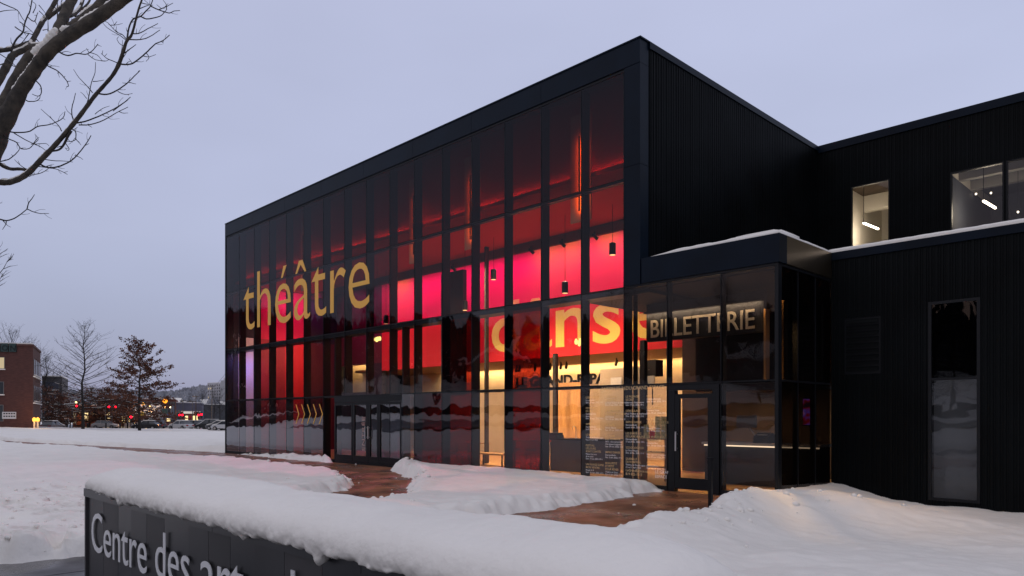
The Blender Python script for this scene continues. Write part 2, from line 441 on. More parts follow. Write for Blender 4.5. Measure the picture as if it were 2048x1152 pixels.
def snow_chunks():
    rn = random.Random(12); b = MB(); rows = []
    for P in (PATH_A[2:], PATH_B, WALK[1:6]):
        for i in range(len(P) - 1):
            (ax, ay), (bx, by) = P[i], P[i + 1]; L = math.hypot(bx - ax, by - ay)
            if L > 30: continue
            for _ in range(int(L * 7)):
                t = rn.random(); rows.append((ax + (bx - ax) * t + rn.gauss(0, .26), ay + (by - ay) * t + rn.gauss(0, .26), min(.085, .012 + rn.expovariate(38))))
    for _ in range(420): rows.append((rn.gauss(-13.5, 2.6), rn.gauss(4.2, 1.8), min(.06, .012 + rn.expovariate(60))))
    for _ in range(130): rows.append((rn.gauss(-6.6, 1.0), rn.gauss(12.0, 1.6), min(.07, .012 + rn.expovariate(50))))
    xs = np.array([r[0] for r in rows]); yy = np.array([r[1] for r in rows]); zs = np.maximum(snow_h(xs, yy), 0.0)
    for (x, y, r), z in zip(rows, zs):
        if y > YF - .06 and x < -6.9: continue
        if z <= .02 and (r > .035 or rn.random() < .8): continue
        b.lathe((x, y, z + r * .25), [(r * .3, -r * .7), (r * rn.uniform(.8, 1.2), -r * .2), (r * rn.uniform(.6, 1.1), r * .35), (r * .25, r * rn.uniform(.5, .8))], 6)
    o = b.build('snow_chunks', M_SNOW, smooth=True); o['kind'] = 'stuff'
snow_chunks()

# far terrain: fields, the town slope and the hill across the road
tx = np.arange(-1500, 900.1, 12.0); ty = np.arange(-900, 1500.1, 12.0)
tx = np.array(sorted(set(list(tx) + list(np.arange(-260, 20, 5.0))))); ty = np.array(sorted(set(list(ty) + list(np.arange(-200, 90, 5.0)))))
TX, TY = np.meshgrid(tx, ty)
def hill_h(x, y):
    r = np.hypot(x, y - 29)
    k = sstep(-6, -26, y)                                # only on the far side of the road
    z = -.45 + k * (1.2 * sstep(60, 90, r) + 1.6 * sstep(94, 106, r) + 7.5 * sstep(106, 150, r) + 19 * sstep(150, 260, r) + 1.4 * fbm(x / 22, y / 22, 3, 3) * sstep(100, 150, r))
    # the hills beyond the town
    d = -x * math.cos(TH) + y * math.sin(TH)
    bear = 1024 + FOC * (x * math.sin(TH) + y * math.cos(TH)) / np.maximum(d, 1)
    z = z + sstep(260, 900, d) * (27 + 18 * fbm(x / 300, y / 300, 3, 8)) * (1 - k) * (.82 + .30 * sstep(330, 430, bear))
    return z
TZ = hill_h(TX, TY)
ter = grid_obj('terrain', tx, ty, TZ, M_SNOW); struct(ter)
rd = []
for a in np.linspace(R(178), R(272), 40): rd.append((92 * math.cos(a), 29 + 92 * math.sin(a)))
for a in np.linspace(R(272), R(178), 40): rd.append((106 * math.cos(a), 29 + 106 * math.sin(a)))
def road_strip(name, r0, r1, a0, a1, m, dz, n=80):
    b = MB(); A = np.linspace(a0, a1, n)
    for a in A:
        for r in np.linspace(r0, r1, 8):
            x, y = r * math.cos(a), 29 + r * math.sin(a)
            b.v.append((x, y, float(hill_h(np.array(x), np.array(y))) + dz))
    for i in range(n - 1):
        for j in range(7): k = i * 8 + j; b.f.append((k, k + 1, k + 9, k + 8))
    o = b.build(name, m, smooth=True); return struct(o)
road_strip('road', 80, 97, R(196), R(285), M_ASPH, .25)
def retaining_wall():
    b = MB(); A_ = np.linspace(R(200), R(280), 70); rr = random.Random(3)
    for a in A_:
        x0, y0 = 103 * math.cos(a), 29 + 103 * math.sin(a); z0 = float(hill_h(np.array(x0), np.array(y0)))
        for rad, zz in ((103, -1.0), (103, .95 + rr.uniform(-.25, .2)), (104, 1.0), (104, -1.0)): b.v.append((rad * math.cos(a), 29 + rad * math.sin(a), z0 + zz))
    for i in range(69):
        for j in range(3): k = i * 4 + j; b.f.append((k, k + 4, k + 5, k + 1))
    o = b.build('retaining_wall', mat('dark_stone', (.03, .028, .028), .9)); tag(o, 'low dark stone retaining wall along the road, seen mirrored in the glass', 'wall')
retaining_wall()

# ------------------------------------------------------------------ the theatre
B = empty('theatre_building', (-22.4, YF, 0), 'black metal arts centre with tall glazed front glowing red and magenta inside', 'building')
MX = [-34.45, -33.01, -31.45, -29.99, -28.44, -26.95, -25.42, -23.87, -22.40, -20.94, -19.53, -18.07, -16.64, -15.19, -13.74, -12.30, -10.92]
ROWS = [0.0, 2.52, 4.94, 7.64, 10.30]
ROOF = 10.95; BACK = 36.0; XR = -10.40; XL = -34.45
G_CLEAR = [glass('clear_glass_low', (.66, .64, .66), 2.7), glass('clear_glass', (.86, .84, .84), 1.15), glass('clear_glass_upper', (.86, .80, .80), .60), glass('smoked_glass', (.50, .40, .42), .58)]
G_RED = [glass('red_glass_low', (.27, .045, .045), 1.6), glass('red_glass', (.34, .12, .11), .9)]
G_SMOKE = glass('dark_glass', (.50, .42, .46), .75)
G_SIDE = glass('side_glass', (.34, .32, .31), .7)
red_panes = {(13, 0), (13, 1), (11, 0), (10, 0), (11, 1)}
smoke_panes = {(6, 2), (7, 2), (8, 2)}
def pane(x0, x1, z0, z1, m, Y=YF):
    return MB().box(x0, x1, Y - .012, Y + .012, z0, z1).build('glass_pane', m, B)
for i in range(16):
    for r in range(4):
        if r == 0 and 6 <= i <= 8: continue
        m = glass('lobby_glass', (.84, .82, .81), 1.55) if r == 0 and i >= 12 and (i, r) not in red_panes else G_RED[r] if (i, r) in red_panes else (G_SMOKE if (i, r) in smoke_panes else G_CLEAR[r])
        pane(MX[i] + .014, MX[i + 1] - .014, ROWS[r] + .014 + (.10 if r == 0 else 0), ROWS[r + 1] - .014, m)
MD = .30          # depth of the mullion profile behind the glass
for i, x in enumerate(MX):
    segs = [(0, 10.3)] if i not in (7, 8) else [(2.62, 10.3)]
    for z0, z1 in segs:
        MB().box(x - .008, x + .008, YF - .018, YF + .04, z0, z1).build('mullion_cap', M_FRAME, B)
        MB().box(x - .034, x + .034, YF + .018, YF + MD, z0, z1 - .02).build('mullion', M_FRAME, B)
for x, z0, z1 in ((-24.60, 0, 4.94), (-20.22, 0, 4.94)):
    MB().box(x - .034, x + .034, YF + .013, YF + MD - .01, z0, z1).build('mullion', M_FRAME, B)
for r, z in enumerate(ROWS):
    if r == 4: continue
    if r == 0:
        for x0, x1 in ((XL, -24.64), (-20.18, -10.92)):
            MB().box(x0, x1, YF - .015, YF + .12, z - .02, z + .11).build('sill', M_FRAME, B)
    else:
        MB().box(XL, MX[-1], YF - .016, YF + .03, z - .009, z + .009).build('transom_cap', M_FRAME, B)
        dp, hh = {1: (.14, .05), 2: (.50, .15), 3: (.14, .055)}[r]
        MB().box(XL + .03, MX[-1], YF + .016, YF + dp + (.02 if r != 2 else 0), z - hh, z + .03).build('transom', M_FRAME, B)
# roof fascia: separate panels with open joints, a shadow gap under it
jx = [XL, -31.5, -28.5, -25.5, -22.5, -19.55, -16.6, -13.7, XR]
for a, b in zip(jx[:-1], jx[1:]):
    MB().box(a + .004, b - .004, YF - .06, YF + .3, 10.37, ROOF).build('fascia_panel', M_FASCIA, B)
MB().box(XL + .01, XR - .01, YF - .02, YF + .28, 10.30, 10.372).build('shadow_gap', M_FRAME, B)
MB().box(XL - .02, XR + .03, YF - .085, YF + .4, ROOF, ROOF + .035).build('coping', M_FASCIA, B)
for z0, z1 in ((4.97, 7.9), (7.91, 10.36)):
    MB().box(MX[-1] + .04, XR - .004, YF - .05, YF + .3, z0, z1).build('corner_panel', M_FASCIA, B)
# roof and rear
MB().box(XL + .02, XR - .1, YF + .3, BACK, 10.72, 10.80).build('roof', M_BLACK, B)
# left end wall, outside skin
MB().box(XL - .10, XL - .005, YF - .03, BACK, -.3, ROOF).build('end_wall', M_BLACK, B)
def ribbed(name, axis, p, a0, a1, z0, z1, sgn, holes=(), pitch=.125, seed=1, m=None):
    """metal wall cladding: a backing sheet cut round the openings, with upstanding ribs of uneven pitch"""
    rnd = random.Random(seed); b = MB()
    def seg(lo, hi, w0, w1, o0, o1):
        if axis == 'x': b.box(lo, hi, min(p + o0, p + o1), max(p + o0, p + o1), w0, w1)
        else: b.box(min(p + o0, p + o1), max(p + o0, p + o1), lo, hi, w0, w1)
    def clip(lo, hi):
        iv = [(z0, z1)]
        for h0, h1, w0, w1 in holes:
            if hi > h0 and lo < h1:
                n_ = []
                for q0, q1 in iv:
                    if w0 > q0: n_.append((q0, min(q1, w0)))
                    if w1 < q1: n_.append((max(q0, w1), q1))
                iv = [q for q in n_ if q[1] - q[0] > .01]
        return iv
    cuts = sorted({a0, a1} | {h for q in holes for h in q[:2] if a0 < h < a1})
    for lo, hi in zip(cuts[:-1], cuts[1:]):
        mid = (lo + hi) / 2
        for w0, w1 in clip(mid - .001, mid + .001): seg(lo, hi, w0, w1, 0, -.08 * sgn)
    a = a0 + .03; k = 0
    while a < a1 - .06:
        wd = (.016, .030, .016, .040)[k % 4]; hgt = (.014, .020, .012, .018)[k % 4] * sgn
        for w0, w1 in clip(a, a + wd): seg(a, a + wd, w0 + .006, w1 - .006, .001 * sgn, hgt)
        a += wd + (.030, .024, .040, .028)[k % 4] * pitch / .125; k += 1
    o = b.build(name, m or M_BLACK, B)
    return o
# right flank of the tall hall, above the ticket office and down to the upper wing
ribbed('rib_cladding', 'y', XR, YF + .32, 24.85, 4.97, 10.80, 1, (), seed=3)
MB().box(XR - .25, XR + .045, YF + .30, BACK, 10.80, ROOF + .02).build('coping', M_FASCIA, B)
MB().box(XR - .25, XR - .01, 21.0, BACK, 0, 4.96).build('inner_wall', M_DARKW, B)
MB().box(XL + .02, XR - .26, BACK - .2, BACK, 0, 10.7).build('rear_wall', M_DARKW, B)

# inside: floor, ceilings and painted walls
YR = 20.6
MB().box(XL, -7.05, YF + .05, 25.5, -.30, -.004).build('lobby_floor', M_WOOD, B)
MB().box(XL, XR - .09, 15.05, 19.0, 8.13, 8.25).build('lobby_ceiling', mat('ceiling_paint', (.60, .022, .02), .8), B)
MB().box(XL, XR - .09, 19.0, 19.12, 7.80, 8.25).build('ceiling_bulkhead', mat('bulkhead_paint', (.10, .04, .04), .8), B)
MB().box(XL, XR - .09, 19.12, YR + .2, 8.45, 8.55).build('cove_top', M_DARKW, B)
MB().box(XL, XR - .09, 15.30, 15.38, 8.255, 10.7).build('spandrel_panel', mat('spandrel', (.34, .014, .011), .7), B)
area('added_spandrel_glow', (-22.4, 15.27, 8.262), (23.4, .03), 210, (1, .16, .10), (0, .05, 1), 170)  # added strip imitating a red glow behind the top panes
MB().box(-30.2, -12.8, YR, YR + .25, 4.03, 6.08).build('painted_wall', M_RED, B)
M_WASH = mat('magenta_wash_tint', (.75, .022, .075), .7)  # magenta cove wash put partly into the wall colour
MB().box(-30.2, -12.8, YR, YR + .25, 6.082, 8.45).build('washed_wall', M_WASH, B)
MB().box(-33.0, -12.95, YR + .25, 24.40, 4.03, 4.15).build('soffit', M_SOFFIT, B)
MB().box(-33.0, -12.3, 24.40, 24.55, 0, 4.03).build('lobby_rear_wall', M_WALLW, B)
MB().box(XL, -30.2, YR, YR + .25, 0, 3.0).build('stage_wall', M_DARKW, B)
for a_, b_ in ((XL, -34.15), (-33.66, -33.24), (-31.62, -30.2)): MB().box(a_, b_, YR, YR + .25, 3.0, 4.42).build('stage_wall', M_DARKW, B)
MB().box(XL, -30.2, YR, YR + .25, 4.42, 8.45).build('stage_wall', MATS['maroon_paint'] if 'maroon_paint' in MATS else mat('maroon_paint', (.10, .012, .015), .6), B)
MB().box(XL - 2, -30.2, 21.3, 21.4, 2.4, 5.0).build('control_room_wall', M_WALLW, B)
MB().box(-33.2, -33.0, YR + .25, 24.4, 0, 2.4).build('lobby_side_wall', M_WALLW, B)
# the end wall, painted red with dark piers
for y0, y1, m in ((YF + .32, 15.2, M_DARKW), (15.2, 15.95, M_WHITEW), (15.95, 16.3, M_DARKW), (16.3, 17.62, mat('dull_red_paint', (.34, .015, .02), .6)), (17.62, 18.75, M_RED), (18.75, 20.6, mat('maroon_paint', (.10, .012, .015), .6))):
    MB().box(XL + .005, XL + .03, y0, y1, 0, 5.6).build('end_wall_lining', m, B)
    MB().box(XL + .005, XL + .03, y0, y1, 5.602, 8.1).build('end_wall_lining', M_WASH if y0 > 16 and y1 < 19 else M_DARKW, B)  # upper lining carries the same painted magenta wash
# ticket office partition wall and its niche
MB().box(-12.95, -7.0, 20.45, 20.599, 0, 4.9).build('partition_wall', M_BROWNW, B)
MB().box(XR, -6.97, YF + .3, 22, 4.90, 4.96).build('ticket_office_ceiling', M_DARKW, B)
MB().box(XR - 2.2, XR, YF + .35, YR - .02, 4.82, 4.9).build('ticket_office_ceiling', M_DARKW, B)
MB().box(-11.66, -8.25, 16.62, 16.78, 3.80, 4.82).build('sign_bulkhead', mat('sign_bulkhead', (.016, .014, .014), .55), B)
MB().box(-11.66, -8.25, 16.48, 16.62, 4.56, 4.60).build('light_shelf', M_DARKW, B)
MB().box(-11.2, -7.6, 18.4, 18.5, 2.46, 4.6).build('wall_panel', M_DARKW, B)
MB().box(-11.2, -7.6, 18.5, 19.4, 2.46, 2.52).build('shelf_canopy', M_DARKW, B)
MB().box(-8.10, -8.05, 16.3, 16.5, 2.55, 4.3).build('oak_jamb', mat('oak_veneer', (.30, .17, .07), .5), B)
MB().box(-7.60, -7.47, 16.0, 16.2, 2.55, 4.4).build('oak_jamb', MATS['oak_veneer'], B)
# dark posts in the lobby
for px, Y, w in ((1108, 19.5, .13), (1284, 18.0, .17), (970, 18.3, .08), (835, 19.8, .16)):
    x, _ = on_y(px, 833, Y); MB().box(x - w / 2, x + w / 2, Y, Y + .16, 0, 8.1 if px < 1000 else 4.03).build('column', M_DARKW, B)

xa_, xb_ = on_y(882, 833, 19.4)[0], on_y(926, 833, 19.4)[0]
MB().box(xa_, xb_, 19.4, 19.6, 2.62, 7.78).build('dark_pier', M_DARKW, B)
# entrance vestibule doors between the glass bays
DX0, DX1, DZ = -24.60, -20.22, 2.52
MB().box(DX0 + .036, DX1 - .036, YF - .03, YF + .14, 2.28, 2.50).build('door_head', M_FRAME, B)
MB().box(DX0 + .036, DX1 - .036, YF - .03, YF + .14, -.02, .06).build('threshold', M_FRAME, B)
def leaf(x0, x1, name, fr, low=.24, handle=None, m=None):
    d = MB(); y0, y1 = YF - .02, YF + .05; z0, z1 = .07, 2.27
    d.box(x0, x0 + fr, y0, y1, z0, z1); d.box(x1 - fr, x1, y0, y1, z0, z1)
    d.box(x0 + fr, x1 - fr, y0, y1, z0, z0 + low); d.box(x0 + fr, x1 - fr, y0, y1, z1 - .10, z1)
    o = d.build(name, M_FRAME, B)
    g = MB().box(x0 + fr + .001, x1 - fr - .001, YF + .008, YF + .022, z0 + low + .001, z1 - .101).build('glass_pane', m or G_CLEAR[0], o)
    if handle:
        h = MB(); h.box(handle - .015, handle + .015, YF - .10, YF - .07, .95, 1.40)
        h.box(handle - .012, handle + .012, YF - .07, y0, .99, 1.02); h.box(handle - .012, handle + .012, YF - .07, y0, 1.33, 1.36)
        h.build('handle', M_STEEL, o)
    return o
leaf(DX0 + .04, -23.32, 'sidelight', .07)
dl = leaf(-23.30, -22.28, 'door', .13, handle=-22.36)
dr = leaf(-22.26, -21.60, 'door', .12, handle=-22.18)
leaf(-21.58, DX1 - .04, 'sidelight', .07)
for x0, x1 in ((DX0 + .04, -22.42), (-22.38, DX1 - .04)):
    pane(x0 + .01, x1 - .01, 2.53, ROWS[1] + .012, G_CLEAR[1])
# vestibule inside
MB().box(-24.9, -22.3, 16.4, 16.5, 0, 2.5).build('vestibule_wall', M_DARKW, B)
MB().box(-24.9, -22.0, YF + .35, 16.4, 2.50, 2.56).build('vestibule_ceiling', M_DARKW, B)
MB().box(-23.4, -22.35, 16.36, 16.399, .12, .95).build('poster_panel', M_RED, B)

# facade lettering
word_on_y('théâtre', -32.55, -22.18, 5.70, 2.52, YF - .016, M_GOLD, B, offset=-.008)
word_on_y('dâns', -22.2, -15.55, 4.42, 2.04, YR - .006, M_YELLOW, B, offset=.012)
xd, _ = on_y(1262, 833, YR)
word_on_y('e', -15.2, -13.55, 4.45, 2.05, YR - .006, M_YELLOW, B, offset=.012)
word_on_y('LE GRAND-ESPACE', -24.55, -18.3, 3.17, .44, 24.39, M_FRAME, B, offset=.035, depth=.03)
word_on_y('BILLETTERIE', -11.50, -8.48, 3.90, .47, 16.60, mat('letter_wood', (.62, .50, .36), .5), B, offset=.004, depth=.02)
# ENTRÉE reads upward on the door glass
me, co = text_mesh('ENTRÉE', 1, -.012, .002); w = co[:, 0].max() - co[:, 0].min(); h0 = co[:, 1].min()
def entree(c):
    q = np.empty_like(c); q[:, 0] = -22.50 - c[:, 1] * .27; q[:, 1] = YF - .006 - c[:, 2]; q[:, 2] = .52 + (c[:, 0] - co[:, 0].min()) * 1.22 / w; return q
put_text(me, co, mat('door_vinyl', (.55, .36, .30), .5), 'door_lettering', dl, entree)
# chevrons on the glass
for k in range(5):
    x = -27.62 + k * .47; z0, zm, z1 = 1.46, 1.85, 2.24; t = .06; dx = .24
    b = MB(); y0, y1 = YF - .018, YF - .0125
    for (xa, za, xb, zb) in ((x, z0, x + dx, zm), (x + dx, zm, x, z1)):
        b.v += [(xa, y0, za), (xa + t, y0, za), (xb + t, y0, zb), (xb, y0, zb), (xa, y1, za), (xa + t, y1, za), (xb + t, y1, zb), (xb, y1, zb)]
        i = len(b.v) - 8; b.f += [(i, i + 1, i + 2, i + 3), (i + 7, i + 6, i + 5, i + 4), (i, i + 4, i + 5, i + 1), (i + 1, i + 5, i + 6, i + 2), (i + 3, i + 2, i + 6, i + 7), (i, i + 3, i + 7, i + 4)]
    b.build('chevron', M_GOLD, B)

MB().box(-10.87, on_y(1275, 833, YF + .5)[0], YF + .32, YF + .5, 0, 4.92).build('column', M_FRAME, B)
# ---- ticket office in front of the low wing
TX0, TX1, TYB = XR, -6.95, 17.30
CAN0, CAN1 = 4.98, 5.58
MB().box(-10.36, TX1 + .06, YF - .06, YF + .30, CAN0, CAN1).build('canopy_fascia', M_FASCIA, B)
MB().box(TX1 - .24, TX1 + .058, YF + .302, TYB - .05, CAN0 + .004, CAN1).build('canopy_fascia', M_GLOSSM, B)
MB().box(TX0 + .05, TX1 - .24, YF + .302, TYB - .05, 5.30, CAN1 - .04).build('canopy_roof', M_BLACK, B)
MB().box(-10.88, TX1 + .02, YF - .02, TYB, 4.92, 4.978).build('shadow_gap', M_FRAME, B)
tm = [-10.92, -9.66, -8.26, -6.98]
TZ1 = 2.52
for i in range(3):
    if i != 1:
        pane(tm[i] + .014, tm[i + 1] - .014, .125, TZ1 - .014, glass('ticket_glass', (.84, .81, .79), .95) if i == 2 else glass('program_glass', (.80, .78, .78), 1.2))
    pane(tm[i] + .014, tm[i + 1] - .014, TZ1 + .014, 4.91, glass('ticket_glass_upper', (.70, .68, .68), .55))
for x in tm[1:]:
    MB().box(x - .008, x + .008, YF - .018, YF + .04, 0, 4.92).build('mullion_cap', M_FRAME, B)
    MB().box(x - .035, x + .035, YF + .018, YF + .16, 0, 4.91).build('mullion', M_FRAME, B)
MB().box(tm[0], tm[-1], YF + .012, YF + .13, TZ1 - .05, TZ1 + .02).build('transom', M_FRAME, B)
MB().box(tm[0], tm[-1], YF - .016, YF + .011, TZ1 - .010, TZ1 + .010).build('transom_cap', M_FRAME, B)
for x0, x1 in ((tm[0], tm[1]), (tm[2], tm[3] + .03)):
    MB().box(x0, x1, YF - .015, YF + .12, -.12, .11).build('sill', M_FRAME, B)
MB().box(tm[3] - .03, TX1 + .02, YF - .02, YF + .14, -.35, 4.915).build('corner_post', M_FRAME, B)
# ticket office door
d0, d1 = tm[1] + .04, tm[2] - .04
MB().box(d0, d1, YF - .028, YF + .12, 2.36, 2.47).build('door_head', M_FRAME, B)
for x0, x1 in ((d0, d0 + .17), (d1 - .16, d1)): MB().box(x0, x1, YF - .026, YF + .12, 0, 2.358).build('door_jamb', M_FRAME, B)
DZb = leaf(d0 + .175, d1 - .165, 'door', .12, low=.26, handle=d0 + .24, m=glass('ticket_glass', (.84, .81, .79), .95))
DZb['label'] = 'narrow glazed ticket office door with steel pull handle'
# side of the ticket office
ys = [YF + .14, 15.55, 16.45, TYB - .02]
for a, b in zip(ys[:-1], ys[1:]):
    for z0, z1 in ((-.05, TZ1 - .014), (TZ1 + .014, 4.91)):
        MB().box(TX1 - .012, TX1 + .012, a + .012, b - .012, z0, z1).build('glass_pane', G_SIDE, B)
for y in ys[1:-1]: MB().box(TX1 - .1, TX1 + .02, y - .02, y + .02, -.3, 4.91).build('mullion', M_FRAME, B)
MB().box(TX1 - .1, TX1 + .018, YF + .14, TYB, TZ1 - .03, TZ1 + .012).build('transom', M_FRAME, B)
MB().box(TX1 - .12, TX1 + .03, YF + .14, TYB, -.5, -.052).build('sill', M_FRAME, B)

# programme lettering on the glass, four columns
def block(lines_, x0, ztop, size, m, name, wid=.98):
    z = ztop
    for txt, k, g in lines_:
        if txt:
            me, co = text_mesh(txt, size * k, (.006 if g else .0) * size, 0, res=2)
            def f(c, z=z): 
                q = np.empty_like(c); q[:, 0] = x0 + c[:, 0] * wid; q[:, 1] = YF - .0165; q[:, 2] = z - size * k * .72 + c[:, 1]; return q
            put_text(me, co, mat('programme_gold', (.60, .44, .22), .5) if g else M_WHITEV, name, B, f)
        z -= size * k * 1.02
    return z
def shows(L):
    o = []
    for t, s in L:
        for q in t: o.append((q, 1.0, True))
        for q in s: o.append((q, .78, False))
        o.append(('', 1.05, False))
    return o
S = .125
block([('SAISON 25-26', 1.25, True)], -11.62, 2.50, S * .82, None, 'programme_title')
block([('DU GRAND-ESPACE', 1.25, True)], -10.86, 2.50, S * .82, None, 'programme_title')
block(shows([(['DÉBUT D\u2019ÉTÉ'], ['La collective', 'Sam. 20 sept. 2025, 14 h']), (['PETITS PAS', 'DU MONDE'], ['Compagnie de', 'danse', 'Dim. 28 sept. 2025, 14 h']),
             (['IMPRO DANSE'], ['Dancewallader', 'Jeudi 2 oct. 2025, 19 h']), (['LE RUCHER'], ['Théâtre du Double signe', '9 au 11 oct. 2025']),
             (['FESTIVAL', 'LES JOURS', 'SONT CONTÉS'], ['Maison des arts', 'de la scène', 'Dim. 19 oct. 2025, 20 h']), (['UN NUAGE DANS', 'MON VENTRE'], ['Rouge de B', 'Sam. 1er nov. 2025, 16 h'])]), -12.14, 2.27, .075, None, 'programme_lettering')
block(shows([(['TOUJOURS', 'TOUJOURS'], ['Le Petit Théâtre de Sherbrooke', 'Dim. 9 nov. 2025, 14 h']), (['LE BIG BANG À', 'CHAQUE SECONDE'], ['l\u2019astronaute', 'Ven. 14 nov. 2025, 19 h 30']),
             (['DE PAPEL'], ['Silencio Blanco', 'Sam. 22 nov. 2025, 14 h']), (['LA FERME', 'DES ANIMAUX'], ['ARTI - À la recherche', 'd\u2019un bateau imaginaire', 'Sam. 29 nov. 2025, 16 h']),
             (['IMPRO DANSE'], ['Dancewallader', 'Ven. 5 déc. 2025, 19 h']), (['MON PETIT', 'ET PETIT', 'POUR RÊVER'], ['Théâtre en Gros', 'Dim. 7 déc. 2025, 11 h'])]), -11.50, 2.27, .075, None, 'programme_lettering')
block(shows([(['LE PASSAGE', 'SECRET'], ['Des mots d\u2019ailgmentine', 'Sam. 17 jan. 2026, 19 h']), (['DÉMOULAGE'], ['Petit Théâtre de Sherbrooke', 'Dim. 25 jan. 2026, 14 h']),
             (['IMPRO DANSE'], ['Dancewallader', 'Lundi 16 fév. 2026, 19 h']), (['LES ÉVADÉ-E-S', 'DE LA MORALINE'], ['Dancewallader', '17 au 20 fév. 2026, 19 h']),
             (['SCOOOOOTCH'], ['Le Gros Mécano', 'Dim. 22 fév. 2026, 11 h']), (['QUERELLE', 'DE ROBERVAL'], ['Théâtre du Double signe', '23 au 31 mars 2026'])]), -10.86, 2.27, .075, None, 'programme_lettering')
block([('LeGrandEspace.ca', 1.0, True), ('819 822-1313', 1.0, True)], -10.86, .46, S * .72, None, 'programme_lettering')
block(shows([(['BOIS TAGÈNE'], ['Création Boréale', 'Sam. 10 avr. 2026, 14 h']), (['DÉJÀ, AU DÉBUT...'], ['L\u2019Arrière Scène', 'Dim. 19 avr. 2026, 14 h']),
             (['EN THÉORIES', 'UNE POÉTIQUE DE', 'L\u2019ESPACE-TEMPS'], ['Dynamo Théâtre', 'Sam. 9 mai 2026, 19 h']), (['LES MURMURES', 'DU MONDE'], ['Création libre', 'Sam. 16 mai 2026, 14 h']),
             (['SAC PERDUS'], ['Elise Legrand Créations', 'Ven. 29 mai 2026, 20 h']), (['IMPRO DANSE'], ['Dancewallader', 'Mer. 10 juin 2026, 19 h'])]), -10.24, 2.27, .075, None, 'programme_lettering')
block([('LE GRAND', 1.0, False), ('ESPACE', 1.0, False)], -10.0, .47, S * .85, None, 'programme_lettering')

# ---- low wing to the right, with its tall window and vent
WX1 = 9.0
win = (-4.86, -3.90, -.04, 4.20)
ribbed('rib_cladding', 'x', TYB, TX1 + .03, WX1, -.9, 5.40, -1, [win, (-6.62, -5.83, 2.72, 4.02)], seed=5)
MB().box(TX1 - .3, WX1, TYB - .055, TYB + .25, 5.40, 5.58).build('coping', M_FASCIA, B)
MB().box(TX1 - .3, WX1, TYB + .25, 24.85, 5.30, 5.45).build('low_roof', M_BLACK, B)
MB().box(-6.8, -2.0, 18.6, 18.7, -.3, 5.2).build('inner_wall', M_DARKW, B)
MB().box(win[0] + .02, win[1] - .02, TYB + .30, TYB + .33, -.1, 2.55).build('grey_fill_panel', mat('pane_fill_grey', (.24, .25, .26), .8), B)  # added panel, its grey fills in for snow mirrored in the pane
wf = MB(); t = .06
wf.box(win[0], win[0] + t, TYB - .03, TYB + .05, win[2], win[3]); wf.box(win[1] - t, win[1], TYB - .03, TYB + .05, win[2], win[3])
wf.box(win[0] + t, win[1] - t, TYB - .03, TYB + .05, win[2], win[2] + t); wf.box(win[0] + t, win[1] - t, TYB - .03, TYB + .05, win[3] - t, win[3])
wf.box(win[0] + t, win[1] - t, TYB - .03, TYB + .05, 2.52, 2.57)
wfo = wf.build('window', M_FRAME, B); wfo['label'] = 'tall narrow dark window in the low ribbed wing'
MB().box(win[0] + t, win[1] - t, TYB + .0, TYB + .02, win[2] + t, 2.52).build('glass_pane', glass('window_glass', (.72, .72, .72), 1.3), wfo)
MB().box(win[0] + t, win[1] - t, TYB + .0, TYB + .02, 2.57, win[3] - t).build('glass_pane', glass('window_glass_dark', (.35, .35, .35), .5), wfo)
lv = MB(); lv.box(-6.62, -5.83, TYB + .02, TYB + .06, 2.72, 4.02); lvo = lv.build('vent', M_FRAME, B)
for k in range(9):
    z = 2.80 + k * .135
    MB().extr([(TYB - .035, z), (TYB - .030, z + .012), (TYB + .018, z + .09), (TYB + .018, z + .075)], 'x', -6.58, -5.87).build('louvre_blade', M_BLACK, lvo)
# ---- upper wing set back behind the low roof
UY = 24.85
w1 = (-9.30, -8.10, 6.3, 9.34); w2 = (-6.38, -5.02, 6.3, 9.12); w3 = (-4.96, -3.2, 6.3, 9.12); w4 = (-3.14, -1.4, 6.3, 9.12)
ribbed('rib_cladding', 'x', UY, XR + .01, WX1, 5.45, 10.72, -1, [w1, w2, w3, w4], seed=7)
MB().box(XR + .05, WX1, UY - .06, UY + .25, 10.72, ROOF + .02).build('coping', M_FASCIA, B)
MB().box(XR, WX1, UY + .25, BACK, 10.6, 10.7).build('roof', M_BLACK, B)
def upper_window(w):
    t = .035; f = MB()
    f.box(w[0], w[0] + t, UY - .02, UY + .09, w[2], w[3]); f.box(w[1] - t, w[1], UY - .02, UY + .09, w[2], w[3])
    f.box(w[0] + t, w[1] - t, UY - .02, UY + .09, w[3] - t, w[3]); f.box(w[0] + t, w[1] - t, UY - .02, UY + .09, w[2], w[2] + t)
    o = f.build('window', M_FRAME, B)
    MB().box(w[0] + t, w[1] - t, UY + .02, UY + .04, w[2] + t, w[3] - t).build('glass_pane', glass('office_glass', (.85, .85, .85), .9), o)
    return o
for w_ in (w1, w2, w3, w4): upper_window(w_)
# rooms behind the upper windows
def room(x0, x1, y1, z1, wall, back, ceil):
    MB().box(x0 - .1, x0, UY + .1, y1, 5.6, z1).build('room_wall', wall, B); MB().box(x1, x1 + .1, UY + .1, y1, 5.6, z1).build('room_wall', wall, B)
    MB().box(x0, x1, y1, y1 + .1, 5.6, z1).build('room_wall', back, B); MB().box(x0 - .1, x1 + .1, UY + .1, y1 + .1, z1, z1 + .1).build('room_ceiling', ceil, B)
    MB().box(x0 - .1, x1 + .1, UY + .1, y1 + .1, 5.5, 5.6).build('room_floor', M_BROWNW, B)
room(-9.9, -6.9, 29.5, 9.75, M_WHITEW, M_WHITEW, M_BROWNW)
MB().box(-9.5, -7.0, 29.38, 29.49, 5.6, 8.0).build('room_door', M_BROWNW, B)
MB().box(-9.9, -6.9, 27.6, 27.9, 9.2, 9.75).build('ceiling_beam', M_WHITEW, B)
